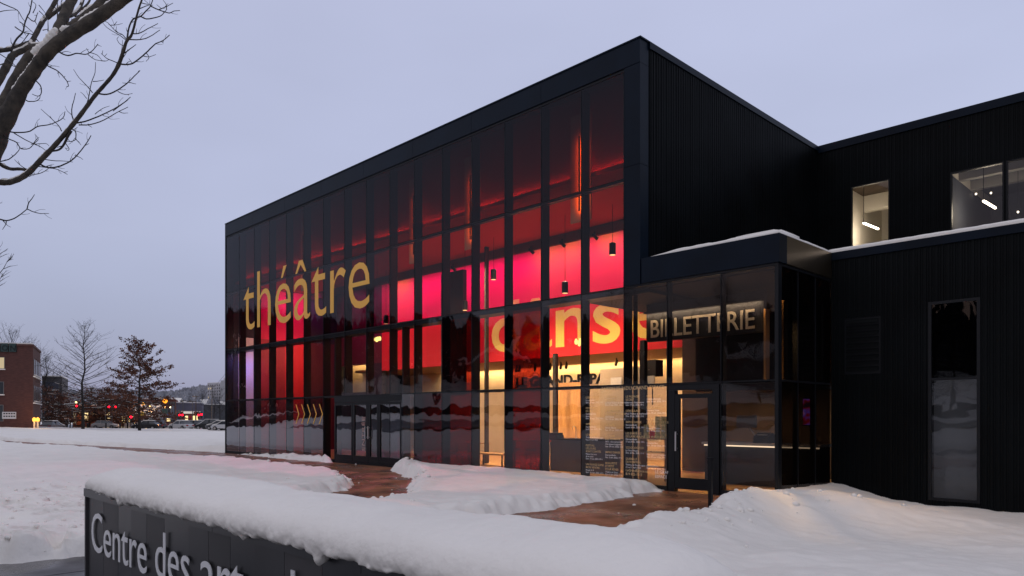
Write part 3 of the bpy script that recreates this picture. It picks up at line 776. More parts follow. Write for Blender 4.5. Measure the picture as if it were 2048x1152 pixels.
room(-6.7, 4.0, 31.0, 9.75, M_WHITEW, mat('slate_wall', (.045, .052, .072), .7), mat('slate_ceiling', (.09, .095, .11), .7))
MB().box(-6.70, -6.66, 26.1, 31.0, 5.6, 9.4).build('room_wall', MATS['slate_wall'], B)
for y in (25.8, 27.0, 28.4): MB().box(-6.7, 4.0, y, y + .25, 9.45, 9.75).build('ceiling_beam', mat('grey_steel', (.25, .24, .23), .6), B)

# ------------------------------------------------------------------ lamps the building has, with added ones among them
def tube_thing(name, a, b, r, col, s, label, cat, group=None, power=None):
    a, b = Vector(a), Vector(b); c = (a + b) / 2
    e_ = empty(name, c, label, cat, group)
    MB().tube([a - c, b - c], r, 8).build('light_tube', lamp_mat('lit_' + name + str(s), col, s), e_, local=True)
    MB().box(-.02, .02, -.02, .02, .02, .05).build('housing', M_FRAME, e_, local=True)
    if power:
        l = bpy.data.lights.new(name + '_light', 'POINT'); l.energy = power; l.color = col; l.shadow_soft_size = .15
        o = bpy.data.objects.new(name + '_light', l); COL.objects.link(o); o.location = c - Vector((0, 0, .25))
    return e_
# magenta cove behind the ceiling bulkhead, warm orange washers among it
area('cove_magenta', (-22.4, 19.55, 8.36), (22.5, .25), 330, (1, .002, .72), (0, .75, -1), 110)
for x in (-28.6, -19.2, -17.9, -16.2, -14.4):
    area('cove_orange', (x, 19.5, 8.36), (.5, .2), 15, (.15, 1, .0), (0, 1, -.62), 95)
area('cove_end_wall', (-33.4, 18.2, 8.0), (.3, 3.0), 24, (1, .002, .8), (-1, 0, -.9), 120)
area('lobby_white', (-21.5, 15.3, 4.70), (17, .06), 165, (1, .84, .64), (0, 1, -.14), 80)
area('end_wall_white', (-32.3, 17.5, 5.4), (.5, 3), 45, (1, .6, .5), (-1, 0, -.5), 140)
area('end_wall_blue', (-33.2, 15.6, 4.6), (.3, .5), 13, (.22, .2, 1), (-1, 0, -.7), 110)
area('cove_warm', (-21.2, 24.15, 4.00), (17.6, .12), 250, (1, .64, .27), (0, .5, -1), 160)
for x in (-27, -23, -19.5, -16.5, -14):
    area('downlight', (x, 21.9, 4.02), (.3, .3), 85, (1, .64, .30), (0, 0, -1), 140)
for x in (-20, -18, -15.5):
    area('bar_downlight', (x, 17.4, 8.05), (.3, .3), 190, (1, .66, .34), (0, .25, -1), 75)
area('control_room_light', (-32.4, 21.0, 4.9), (3.4, .1), 42, (1, .66, .26), (0, .5, -1), 160)
area('letter_strip', (-10.1, 16.53, 4.555), (3.5, .04), 26, (1, .78, .50), (0, .25, -1), 170)
area('ticket_downlight', (-9.6, 18.9, 2.42), (2.2, .3), 30, (1, .68, .36), (0, .45, -1), 130)
area('ticket_shelf_light', (-8.7, 20.0, 2.55), (2.6, .05), 1.3, (1, .74, .45), (0, .4, -1), 160)
area('ticket_floor_light', (-7.7, 15.3, 4.86), (.2, .2), 26, (1, .62, .26), (0, 0, -1), 60)
area('ticket_side_light', (-7.5, 15.2, 4.2), (.2, .2), 80, (1, .62, .24), (1, -.15, -1.6), 70)
for x, y in ((-8.06, 16.27), (-7.53, 15.97)):
    area('jamb_light', (x, y - .10, 4.62), (.10, .06), 2.0, (1, .60, .22), (0, .35, -1), 80)
area('vestibule_light', (-21.6, 16.6, 2.48), (1.5, .1), 8, (1, .6, .3), (0, .2, -1), 140)
for px in (1153, 936, 823, 603):
    x, _ = on_y(px, 833, 14.85)
    MB().box(x - .34, x + .36, 15.00, 15.04, 7.0, 9.9).build('lit_fin', mat('pale_fin', (.35, .17, .08), .6), B)
    MB().box(x + .055, x + .095, 14.86, 14.90, 7.25, 9.25).build('light_housing', M_FRAME, B)
    l_ = area('fin_light', (x + .075, 14.905, 8.25), (.03, 1.9), 52, (1, .17, .015), (0, 1, 0), 170)
for x, px_, c_, p_ in ((-30.5, -26, (1, .25, .55), 900), (-27, -24, (1, .25, .55), 900), (-23.5, -19, (1, .25, .55), 1050), (-19.5, -16, (1, .30, .48), 1050), (-16, -13.2, (1, .46, .40), 900), (-13.2, -10.2, (1, .52, .22), 800)):  # added spots, casting a pink and warm wash on the snow
    l = bpy.data.lights.new('added_wash_spot', 'SPOT'); l.energy = p_; l.color = c_; l.spot_size = R(52); l.spot_blend = 1; l.shadow_soft_size = .06
    o = bpy.data.objects.new('added_wash_spot', l); COL.objects.link(o); o.location = (x, 18.6, 7.72)
    o.rotation_euler = (Vector((px_, 10.6, 0)) - Vector(o.location)).to_track_quat('-Z', 'Y').to_euler()
# upper rooms: linear pendants
def linear_pendant(x, y, z, dirv, label):
    e_ = empty('linear_pendant', (x, y, z), label, 'ceiling lamp', 'linear lamps hung in the upper rooms')
    d = Vector(dirv).normalized() * .58
    MB().tube([-d, d], .035, 8).build('light_tube', lamp_mat('lit_linear', (1, .86, .66), 14), e_, local=True)
    MB().tube([-d * 1.04 + Vector((0, 0, .045)), d * 1.04 + Vector((0, 0, .045))], .03, 6).build('housing', M_FRAME, e_, local=True)
    MB().tube([-d + Vector((0, 0, .05)), -d + Vector((0, 0, .55)), -d + Vector((0, 0, 9.72 - z))], .012, 5).build('stem', M_FRAME, e_, local=True)
    l = bpy.data.lights.new('pendant_light', 'POINT'); l.energy = 55; l.color = (1, .84, .62); l.shadow_soft_size = .3
    o = bpy.data.objects.new('pendant_light', l); COL.objects.link(o); o.location = (x, y, z - .12)
x, z = on_y(1742, 452, 26.6); linear_pendant(x, 26.6, z, (.06, 1, 0), 'lit tube lamp on a stem behind the small square upper window')
x, z = on_y(1979, 409, 26.9); linear_pendant(x, 26.9, z, (.06, 1, 0), 'lit tube lamp behind the wide upper window')
for px, py, Y in ((1952, 388, 28.5), (1982, 386, 28.5), (2036, 424, 28.0)):
    x, z = on_y(px, py, Y); e_ = empty('globe_lamp', (x, Y, z), ('small lit globe behind the wide upper window, farther left of the tube lamp' if px < 1970 else 'small lit globe behind the wide upper window, straight above the tube lamp') if px < 2000 else 'small lit globe behind the second pane of the wide upper window', 'ceiling lamp', 'small globes in the upper room')
    MB().lathe((0, 0, -.06), [(.005, .03), (.022, .04), (.028, .06), (.02, .085), (.005, .09)], 10).build('globe', lamp_mat('lit_globe', (1, .85, .65), 8), e_, local=True, smooth=True)
    MB().tube([(0, 0, .05), (0, 0, 9.7 - z)], .008, 4).build('cord', M_FRAME, e_, local=True)
# black cylinder pendants over the stair void
for px, py, Y, lb in ((987, 550, 17.6, 'black cylinder pendant in the fourth bright magenta bay from the corner'), (1130, 576, 17.2, 'black cylinder pendant hanging lowest, just above the letter n'), (1225, 499, 17.4, 'black cylinder pendant in the magenta bay beside the corner'),
                     (772, 640, 18.2, 'small black cylinder pendant low in the narrow magenta strip past the word théâtre'), (930, 612, 18.2, 'black cylinder pendant tip above the floor line beside the dark bay')):
    x, z = on_y(px, py, Y); e_ = empty('cylinder_pendant', (x, Y, z), lb, 'pendant lamp', 'black cylinder pendants in the lobby')
    MB().lathe((0, 0, -.16), [(.10, 0), (.105, .02), (.105, .34), (.06, .37), (.02, .38)], 14).build('lamp_shade', M_FRAME, e_, local=True)
    MB().lathe((0, 0, -.168), [(.085, 0), (.085, .006)], 12).build('diffuser', lamp_mat('lit_cyl', (1, .62, .25), 2.2), e_, local=True)
    MB().tube([(0, 0, .2), (0, 0, 8.12 - z)], .007, 4).build('cord', M_FRAME, e_, local=True)
# glass disc clusters
for px, py, Y, lb in ((754, 682, 16.4, 'yellow glass cluster lamp glowing above the entrance doors'), (1164, 688, 16.6, 'yellow glass cluster lamp glowing in front of the letters ns')):
    x, z = on_y(px, py, Y); e_ = empty('cluster_lamp', (x, Y, z), lb, 'pendant lamp', 'yellow cluster lamps')
    for k in range(6):
        MB().lathe((-.22 + k * .088, random.uniform(-.05, .05), random.uniform(-.06, .0)), [(.01, 0), (.045, .03), (.05, .10), (.03, .16), (.01, .18)], 8).build('globe', lamp_mat('lit_cluster', (1, .74, .20), 2.6), e_, local=True, smooth=True)
    MB().tube([(0, 0, .12), (0, 0, 4.93 - z if px > 1000 else 8.1 - z)], .008, 4).build('cord', M_FRAME, e_, local=True)
# track spots under the bulkhead and along the soffit
def track_spot(x, y, z, lb, tilt=1, g='track spots in the lobby'):
    e_ = empty('track_spot', (x, y, z), lb, 'spotlight', g)
    MB().box(-.02, .02, -.02, .02, -.12, 0).build('stem', M_FRAME, e_, local=True)
    MB().tube([(-.06 * tilt, -.05, -.10), (.08 * tilt, .06, -.27)], [.05, .06], 8).build('head', M_FRAME, e_, local=True)
for px, Y in ((912, 20.3), (952, 20.0), (1068, 19.05), (1130, 19.05), (1195, 19.05)):
    x, _ = on_y(px, 833, Y if Y < 19.5 else 19.05); track_spot(x, 18.9, 7.90 + .02, {912: 'small spotlight at the ceiling edge beside the dark post', 952: 'small spotlight at the ceiling edge over the first wide magenta bay', 1068: 'small spotlight at the ceiling edge above the letter â', 1130: 'small spotlight at the ceiling edge above the letter n', 1195: 'small spotlight at the ceiling edge above the letter s'}[px], 1)
for px, lb in ((1033, 'soffit spotlight above the letter L of the black wall lettering'), (1039, 'soffit spotlight close beside the one above the letter L'), (1070, 'soffit spotlight above the letter R of the black wall lettering'), (1101, 'soffit spotlight beside the thin dark post'), (1122, 'soffit spotlight above the hyphen of the black wall lettering'), (1133, 'soffit spotlight above the letters ES of the black wall lettering'), (1233, 'soffit spotlight over the pale partition')):
    x, _ = on_y(px, 833, 22.6); track_spot(x, 22.6, 4.02, lb, -1, 'spotlights under the soffit')

# ------------------------------------------------------------------ furniture seen through the glass
def at_y(px, Y): return on_y(px, 833, Y)[0]
c0, c1 = at_y(1097, 17.4), at_y(1172, 17.4)
bar = empty('bar_counter', ((c0 + c1) / 2, 17.4, 0), 'grey blue bar counter with a sink behind the clear bays', 'counter')
MB().box(c0 + .03, c1 + .8, 17.44, 18.1, 0, 1.00).build('counter_front', mat('snow_reflection_grey', (.085, .095, .13), .5), bar)  # blue grey of mirrored snow put into the front's colour
MB().box(c0, c1 + .85, 17.38, 18.15, 1.00, 1.05).build('counter_top', M_FRAME, bar)
fx = at_y(1152, 17.7)
fa = empty('bar_tap', (fx, 17.7, 1.05), 'curved steel tap standing on the bar counter', 'tap')
MB().tube([(0, 0, 0), (0, 0, .30), (-.03, 0, .37), (-.09, 0, .39), (-.14, 0, .36), (-.15, 0, .29)], .014, 6).build('spout', M_STEEL, fa, local=True)
MB().lathe((0, 0, 0), [(.035, 0), (.035, .03), (.02, .04)], 10).build('base', M_STEEL, fa, local=True)
tb = empty('bottle_crate', (at_y(1108, 17.6), 17.6, 1.05), 'dark flat crate lying at the end of the bar counter', 'crate')
MB().box(-.28, .28, -.16, .16, 0, .10).build('body', M_DARKW, tb, local=True); MB().box(-.22, .26, -.14, .14, .10, .17).build('lid', M_FRAME, tb, local=True)
px0, px1 = at_y(1200, 19.0), at_y(1262, 19.0)
kio = empty('display_wall', ((px0 + px1) / 2, 19.0, 0), 'free standing pale partition with small framed notices by the programme glass', 'partition')
MB().box(px0, px1 + .5, 19.0, 19.14, 0, 3.32).build('panel', mat('pale_partition', (.55, .44, .31), .7), kio)
for px_ in (1232, 1297):
    x = at_y(px_, 18.97); MB().box(x - .22, x + .22, 18.97, 19.0, 2.75, 3.02).build('notice', M_WHITEW, kio)
hall = empty('wood_screen', (at_y(1135, 20.2), 20.2, 0), 'amber wood screen wall standing behind the bar counter', 'partition')
MB().box(at_y(1114, 20.2), at_y(1160, 20.2), 20.2, 20.3, 0, 3.0).build('panel', mat('amber_wood', (.62, .34, .12), .5, var=.15, vscale=3, stretch=(8, 1, 1)), hall)
ld = empty('loudspeaker', (at_y(1305, 19.4), 19.4, 3.02), 'black box loudspeaker standing above the programme glass', 'loudspeaker')
MB().box(-.26, .26, -.2, .2, 0, .52).build('cabinet', M_DARKW, ld, local=True); MB().lathe((0, -.205, .2), [(.01, 0), (.02, .01)], 8).build('badge', M_STEEL, ld, local=True)
MB().tube([(0, 0, 0), (0, 0, -.9)], .02, 6).build('pole', M_FRAME, ld, local=True)
# bench, tables and stools
def stool(x, y, lb, h=.72):
    e_ = empty('bar_stool', (x, y, 0), lb, 'stool', 'stools behind the red tinted glass')
    MB().lathe((0, 0, h - .05), [(.17, 0), (.18, .02), (.17, .05)], 14).build('seat', M_DARKW, e_, local=True)
    for a in (45, 135, 225, 315):
        MB().tube([(.12 * math.cos(R(a)), .12 * math.sin(R(a)), h - .05), (.2 * math.cos(R(a)), .2 * math.sin(R(a)), 0)], .011, 5).build('leg', M_STEEL, e_, local=True)
    MB().tube([(.17 * math.cos(R(a)), .17 * math.sin(R(a)), .25) for a in range(0, 361, 30)], .009, 4).build('footrest', M_STEEL, e_, local=True)
stool(at_y(1030, 16.6), 16.6, 'dark round stool nearer the entrance of the two behind the deep red pane'); stool(at_y(1062, 16.6), 16.6, 'dark round stool nearer the bar of the two behind the deep red pane')
def table(x, y, w, dp, h, m, lb, cat='table', name='lobby_table', g=None):
    e_ = empty(name, (x, y, 0), lb, cat, g)
    MB().box(-w / 2, w / 2, -dp / 2, dp / 2, h - .05, h).build('top', m, e_, local=True)
    for sx in (-1, 1):
        for sy in (-1, 1): MB().box(sx * (w / 2 - .06) - .02, sx * (w / 2 - .06) + .02, sy * (dp / 2 - .06) - .02, sy * (dp / 2 - .06) + .02, 0, h - .05).build('leg', M_FRAME, e_, local=True)
table(at_y(1048, 17.0), 17.15, 1.7, .5, .98, M_RED, 'narrow high red table behind the two dark stools', g=None)
table(at_y(905, 16.8), 16.8, 1.6, .45, .45, M_RED, 'low red bench behind the red tinted bays', 'bench', 'lobby_bench')
table(at_y(985, 17.6), 17.6, 1.5, .5, .45, M_WOOD, 'low oak bench behind the clear bay before the bar', 'bench', 'lobby_bench')
table(at_y(945, 18.6), 18.6, 1.3, .7, .75, M_WOOD, 'oak table with black legs behind the low benches')
# ticket office desk
t0, t1 = -10.2, -7.15
desk = empty('ticket_counter', ((t0 + t1) / 2, 17.2, 0), 'dark ticket counter with a pale lit top behind the ticket office glass', 'counter')
MB().box(t0, t1, 17.2, 17.8, 0, 1.02).build('counter_front', M_DARKW, desk); MB().box(t0 - .05, t1 + .05, 17.12, 17.85, 1.02, 1.08).build('counter_top', M_WHITEW, desk)
MB().box(t0, t1, 17.16, 17.2, .98, 1.01).build('light_strip', lamp_mat('lit_strip', (1, .80, .55), 1.6), desk)
mx_ = at_y(1493, 17.45)
mo = empty('monitor', (mx_, 17.45, 1.08), 'computer screen seen from behind on an arm over the ticket counter', 'monitor')
MB().box(-.27, .27, -.02, .02, .38, .70).build('screen', mat('grey_plastic', (.12, .12, .125), .4), mo, local=True); MB().tube([(0, .02, .5), (.12, .05, .30), (.30, .05, .06)], .018, 6).build('arm', M_STEEL, mo, local=True)
MB().box(.2, .4, -.05, .15, 0, .05).build('base', M_FRAME, mo, local=True)
pr = empty('printer', (at_y(1528, 17.4), 17.4, 1.08), 'dark ticket printer beside the computer screen', 'printer')
MB().extr([(-.18, 0), (.18, 0), (.18, .2), (.06, .26), (-.18, .14)], 'x', -.2, .2).build('body', M_DARKW, pr, local=True); MB().box(-.12, .12, -.14, .0, .20, .215).build('paper', M_WHITEW, pr, local=True)
# bookshelf rack with leaflets beside the ticket office door
rk = empty('leaflet_rack', (at_y(1310, 16.8), 16.8, 0), 'oak leaflet rack with bright printed brochures beside the ticket office door', 'rack')
for z in (.35, .75, 1.12): MB().box(-.42, .42, -.15, .2, z, z + .03).build('shelf', M_WOOD, rk, local=True)
for sx in (-.42, .40): MB().box(sx, sx + .03, -.15, .2, 0, 1.15).build('side_panel', M_WOOD, rk, local=True)
br = mat('brochure_print', (.8, .65, .25), .6, col2=(.25, .30, .12), vscale=14)
for k in range(4):
    MB().box(-.36 + k * .19, -.21 + k * .19, -.02, .02, 1.15, 1.15 + (.38, .22, .60, .60)[k]).build('brochure', br if k != 1 else M_RED, rk, local=True)
# bright screen seen through the side glass
sc_ = empty('wall_screen', (-7.42, 17.22, 1.55), 'lit video screen with pink and violet picture behind the dark side glass', 'screen')
def screen_mat():
    m = bpy.data.materials.new('screen_picture'); m.use_nodes = True; t = m.node_tree; t.nodes.clear()
    o = t.nodes.new('ShaderNodeOutputMaterial'); em = t.nodes.new('ShaderNodeEmission'); em.inputs[1].default_value = .9
    n = t.nodes.new('ShaderNodeTexNoise'); n.inputs['Scale'].default_value = 3.0; tcn = t.nodes.new('ShaderNodeTexCoord'); t.links.new(tcn.outputs['Object'], n.inputs[0])
    rp = t.nodes.new('ShaderNodeValToRGB'); t.links.new(n.outputs[0], rp.inputs[0]); c = rp.color_ramp
    c.elements[0].position = .38; c.elements[0].color = (.03, .01, .02, 1); c.elements[1].position = .68; c.elements[1].color = (1, .75, .65, 1)
    for p, q in ((.46, (.30, .01, .02, 1)), (.53, (.12, .08, .6, 1)), (.60, (.9, .25, .2, 1))):
        k = c.elements.new(p); k.color = q
    t.links.new(rp.outputs[0], em.inputs[0]); t.links.new(em.outputs[0], o.inputs[0]); return m
MB().box(-.13, .13, -.02, .02, 0, .62).build('display', screen_mat(), sc_, local=True); MB().box(-.16, .16, .021, .06, -.03, .65).build('bezel', M_FRAME, sc_, local=True)

# slim post in front of the ticket office door, where the snow bank starts
pst = empty('guard_post', (*spot(1421, 13.65), -.1), 'slim black steel post at the edge of the ticket office path', 'post')
MB().box(-.035, .035, -.03, .03, 0, 1.05).build('shaft', M_FRAME, pst, local=True); MB().box(-.05, .05, -.045, .045, 1.05, 1.08).build('cap', M_FRAME, pst, local=True)

# ------------------------------------------------------------------ the sign in front
SX0, SX1, SY = -6.74, -1.15, 1.70
SG = empty('entrance_sign', (SX0, SY, 0), 'long dark metal monument sign lettered Centre des arts under thick snow', 'sign')
pw_ = []; x = SX0 + .02; rnd = random.Random(4)
while x < SX1 - .05:
    w = rnd.choice((.30, .42, .36, .33)); pw_.append((x, min(x + w, SX1 - .01))); x += w
SGM = [mat('sign_panel%d' % k, c, r, .0, .35, 1.3, spec=.6, stretch=(1, 1, .35)) for k, (c, r) in enumerate((((.026, .025, .027), .40), ((.036, .033, .034), .47), ((.020, .020, .023), .34)))]
for k, (a, b) in enumerate(pw_):
    dy = (.0, .001, .002)[k % 3]
    o = MB().box(a + .0006, b - .0006, SY + dy, SY + .30, .02, 1.095).build('sign_panel', SGM[k % 3], SG)
cj = [SX0, -4.13, -2.6, SX1]
for a, b in zip(cj[:-1], cj[1:]): MB().box(a + .002, b - .002, SY - .03, SY + .36, 1.095, 1.16).build('cap_flashing', SGM[2], SG)
MB().box(SX0 - .01, SX0 + .019, SY - .02, SY + .34, .02, 1.094).build('end_panel', SGM[1], SG)
MB().box(SX0 + .05, SX1 - .05, SY + .03, SY + .28, -.3, .02).build('plinth', M_WALK, SG)
M_SL = mat('sign_letter', (.80, .80, .80), .4)
word_on_y('Centre', -6.56, -5.26, .675, .305, SY - .016, M_SL, SG, offset=-.002, depth=.005)
word_on_y('des', -5.09, -4.50, .698, .300, SY - .016, M_SL, SG, offset=-.002, depth=.005)
word_on_y('arts', -4.33, -3.57, .712, .295, SY - .016, M_SL, SG, offset=-.002, depth=.005)
word_on_y('de la scène', -3.37, -1.45, .72, .295, SY - .016, M_SL, SG, offset=-.002, depth=.005)
# snow loaf lying on the sign
def loaf():
    nu, nv = 460, 56
    U = np.linspace(0, 1, nu); V = np.linspace(0, 1, nv)
    uu, vv = np.meshgrid(U, V, indexing='ij')
    L0, L1 = SX0 + .045, SX1 + .05
    xx = L0 + uu * (L1 - L0)
    # cross section: front lip, bulge, broad top, back bulge
    prof = np.array([(-.02, 1.163), (-.045, 1.150), (-.080, 1.142), (-.108, 1.165), (-.118, 1.21), (-.095, 1.262), (-.03, 1.305), (.09, 1.335), (.22, 1.345), (.34, 1.345), (.43, 1.29), (.465, 1.22), (.44, 1.15), (.38, 1.12), (.36, 1.162)])
    s = np.linspace(0, 1, len(prof)); py = np.interp(V, s, prof[:, 0]); pz = np.interp(V, s, prof[:, 1])
    kern = np.array([1, 2, 3, 2, 1]) / 9.
    py = np.convolve(np.pad(py, 2, 'edge'), kern, 'valid'); pz = np.convolve(np.pad(pz, 2, 'edge'), kern, 'valid')
    yy = np.tile(py, (nu, 1)); zz = np.tile(pz, (nu, 1))
    cx, cz = .17, 1.165
    endl = np.clip((xx - L0) / .11, 0, 1); endr = np.clip((L1 - xx) / .2, 0, 1)
    en = np.sqrt(np.clip(1 - (1 - endl) ** 2, 0, 1)) * np.sqrt(np.clip(1 - (1 - endr) ** 2, 0, 1))
    grow_ = .80 + .20 * sstep(L0, L0 + 1.5, xx)
    zz = cz + (zz - cz) * (.25 + .75 * en) * np.where(zz > cz, grow_, -.05 + 1.05 * sstep(L0 + .25, L0 + 1.5, xx))
    yy = cx + (yy - cx) * (.90 + .10 * en) * np.where(yy < cx, .76 + .24 * sstep(L0 + .1, L0 + 1.4, xx), 1)
    front = sstep(.40, .0, vv)
    lump = fbm(xx / .085, vv * 7, 3, 77) * .040 * front * sstep(L0, L0 + .5, xx) + fbm(xx / .028, vv * 22, 2, 79) * .022 * front
    fringe = np.exp(-((vv - .09) / .07) ** 2)
    zz = zz + fringe * (fbm(xx / .13, xx * 0, 3, 83) * .055 + fbm(xx / .035, xx * 0 + 3, 2, 84) * .030) * sstep(L0, L0 + .4, xx)
    yy = yy - lump
    top = sstep(.3, .5, vv) * sstep(1.0, .75, vv)
    zz = zz + top * (fbm(xx / .9, yy / .5, 3, 91) * .045 + fbm(xx / .12, yy / .12, 3, 92) * .012) * en
    back = np.exp(-((vv - .80) / .09) ** 2)
    zz = zz + back * fbm(xx / .16, xx * 0 + 9, 3, 95) * .055 * en
    yy = yy + back * fbm(xx / .3, xx * 0 + 4, 2, 97) * .05
    co = np.stack([xx, SY + yy, zz], -1).reshape(-1, 3)
    idx = np.arange(nu * nv).reshape(nu, nv)
    f = np.stack([idx[:-1, :-1], idx[1:, :-1], idx[1:, 1:], idx[:-1, 1:]], -1).reshape(-1, 4)
    faces = [tuple(q) for q in f.tolist()] + [tuple(idx[0, :].tolist()), tuple(idx[-1, ::-1].tolist())]
    me = bpy.data.meshes.new('snow_cap'); me.from_pydata(co.tolist(), [], faces); me.update(); me.materials.append(M_SNOW)
    me.polygons.foreach_set('use_smooth', [True] * len(me.polygons))
    o = bpy.data.objects.new('snow_cap', me); COL.objects.link(o)
    return tag(o, 'thick rounded loaf of snow lying along the dark lettered sign', 'snow cap')
loaf()
# snow lying on the ticket office canopy and along the low roof edge
def snow_strip(path, w, h, label, seed, taper0=False):
    """rounded bank of snow along a polyline on a roof edge; path points (x, y, z), w: inward offset vector"""
    P = []; 
    for a, b in zip(path[:-1], path[1:]):
        n = max(2, int((Vector(b) - Vector(a)).length / .12))
        P += [Vector(a).lerp(Vector(b), k / n) for k in range(n)]
    P.append(Vector(path[-1])); n = len(P)
    b = MB(); prof = [(0, -.005), (-.015, .35), (.03, .75), (.12, .97), (.30, 1.0), (.75, 1.02), (1.0, .95), (1.0, -.005)]
    rn = random.Random(seed)
    for k, p in enumerate(P):
        q = k / (n - 1); hh = h * (1 + .18 * (vn1(q * 9 + seed) ) + .06 * rn.uniform(-1, 1))
        if taper0: hh *= .25 + .75 * min(1, q / .22)
        for u, v in prof: b.v.append((p.x + w[0] * u, p.y + w[1] * u, p.z + hh * v))
    m = len(prof)
    for k in range(n - 1):
        for j in range(m - 1):
            i = k * m + j; b.f.append((i, i + m, i + m + 1, i + 1))
    b.f.append(tuple(range(m))); b.f.append(tuple((n - 1) * m + m - 1 - j for j in range(m)))
    o = b.build('roof_snow', M_SNOW, smooth=True)
    return tag(o, label, 'roof snow')
def vn1(t): return float(vnoise(np.array([t]), np.array([.5]), 3)[0]) * 2
snow_strip([(-10.1, YF - .03, CAN1), (-6.92, YF - .03, CAN1)], (0, 1.0), .105, 'thin snow along the front edge of the ticket office canopy', 1, True)
snow_strip([(-6.92, YF + .0, CAN1), (-6.92, TYB - .06, CAN1)], (-1.0, .02), .10, 'thin snow along the short side edge of the ticket office canopy', 2)
snow_strip([(-6.98, TYB - .045, 5.58), (WX1 - .2, TYB - .045, 5.58)], (0, 1.6), .12, 'long band of snow along the low wing roof edge', 3)

# ------------------------------------------------------------------ the bare tree at the top of the picture
TD = 8.2
TR = [  # (depth shift at start, end, [(px, py, radius px)...])
 ('limb', .0, .0, [(-150, 1150, 40), (-128, 850, 34), (-95, 600, 30), (-50, 380, 27), (-12, 268, 25)]),
 ('limb', .0, -.5, [(-12, 268, 24), (15, 230, 17), (42, 180, 13.5), (64, 148, 12.5), (82, 122, 12.5), (104, 97, 12.5), (140, 70, 12.5), (185, 42, 12.5), (225, 14, 11), (262, -12, 10), (330, -60, 8)]),
 ('limb', .0, .5, [(-12, 268, 22), (2, 222, 11), (18, 182, 9.5), (40, 142, 9.5), (62, 112, 10), (104, 86, 10.5), (146, 54, 10), (185, 25, 10), (215, -4, 9), (280, -50, 6)]),
 ('limb', .3, .9, [(96, 92, 11), (112, 72, 12), (122, 48, 10), (134, 20, 9.5), (148, -10, 9), (175, -70, 7)]),
 ('limb', .3, 1.1, [(88, 90, 5), (70, 92, 5), (62, 89, 5), (72, 68, 4.5), (84, 45, 4.5), (92, 34, 4), (108, 8, 4), (120, -15, 3.5)]),
 ('limb', .5, 1.0, [(-20, 102, 4.5), (0, 101, 4.5), (22, 98, 4.2), (45, 90, 4.2), (62, 84, 4)]),
 ('limb', .5, .9, [(-20, 190, 8), (2, 152, 7.5), (14, 132, 7), (22, 115, 6.5), (30, 108, 6), (48, 100, 5), (62, 90, 4.6)]),
 ('limb', 1.1, 1.4, [(95, 36, 4), (108, 26, 3.6), (122, 15, 3.4), (138, 3, 3.2), (155, -12, 2.8)]),
 ('limb', .9, 1.5, [(138, 32, 4), (150, 27, 3.8), (160, 15, 3.4), (167, -4, 3.2)]),
 ('limb', 1.2, 1.6, [(152, 25, 2.6), (164, 18, 2.2), (175, 8, 2), (182, -4, 1.8)]),
 # the long lower branch sweeping up to the right
 ('limb', .2, -.9, [(-110, 330, 8), (-60, 358, 6.8), (-20, 363, 6.2), (5, 365, 5.8), (22, 364, 5.6), (42, 356, 5.3), (60, 343, 5.1), (80, 322, 4.9), (105, 296, 4.6), (128, 270, 4.3), (150, 244, 4.1), (172, 215, 3.9), (190, 191, 3.6), (208, 171, 3.4), (225, 151, 3.3), (237, 130, 3.8), (246, 105, 3.2), (253, 83, 2.8), (262, 72, 2.4), (267, 58, 2.2), (272, 38, 2), (278, 16, 1.8), (285, -4, 1.6)]),
 ('limb', .1, .0, [(-60, 318, 5), (-5, 327, 4), (8, 333, 3.8), (22, 338, 3.4), (40, 338, 3.2), (58, 341, 3)]),
]
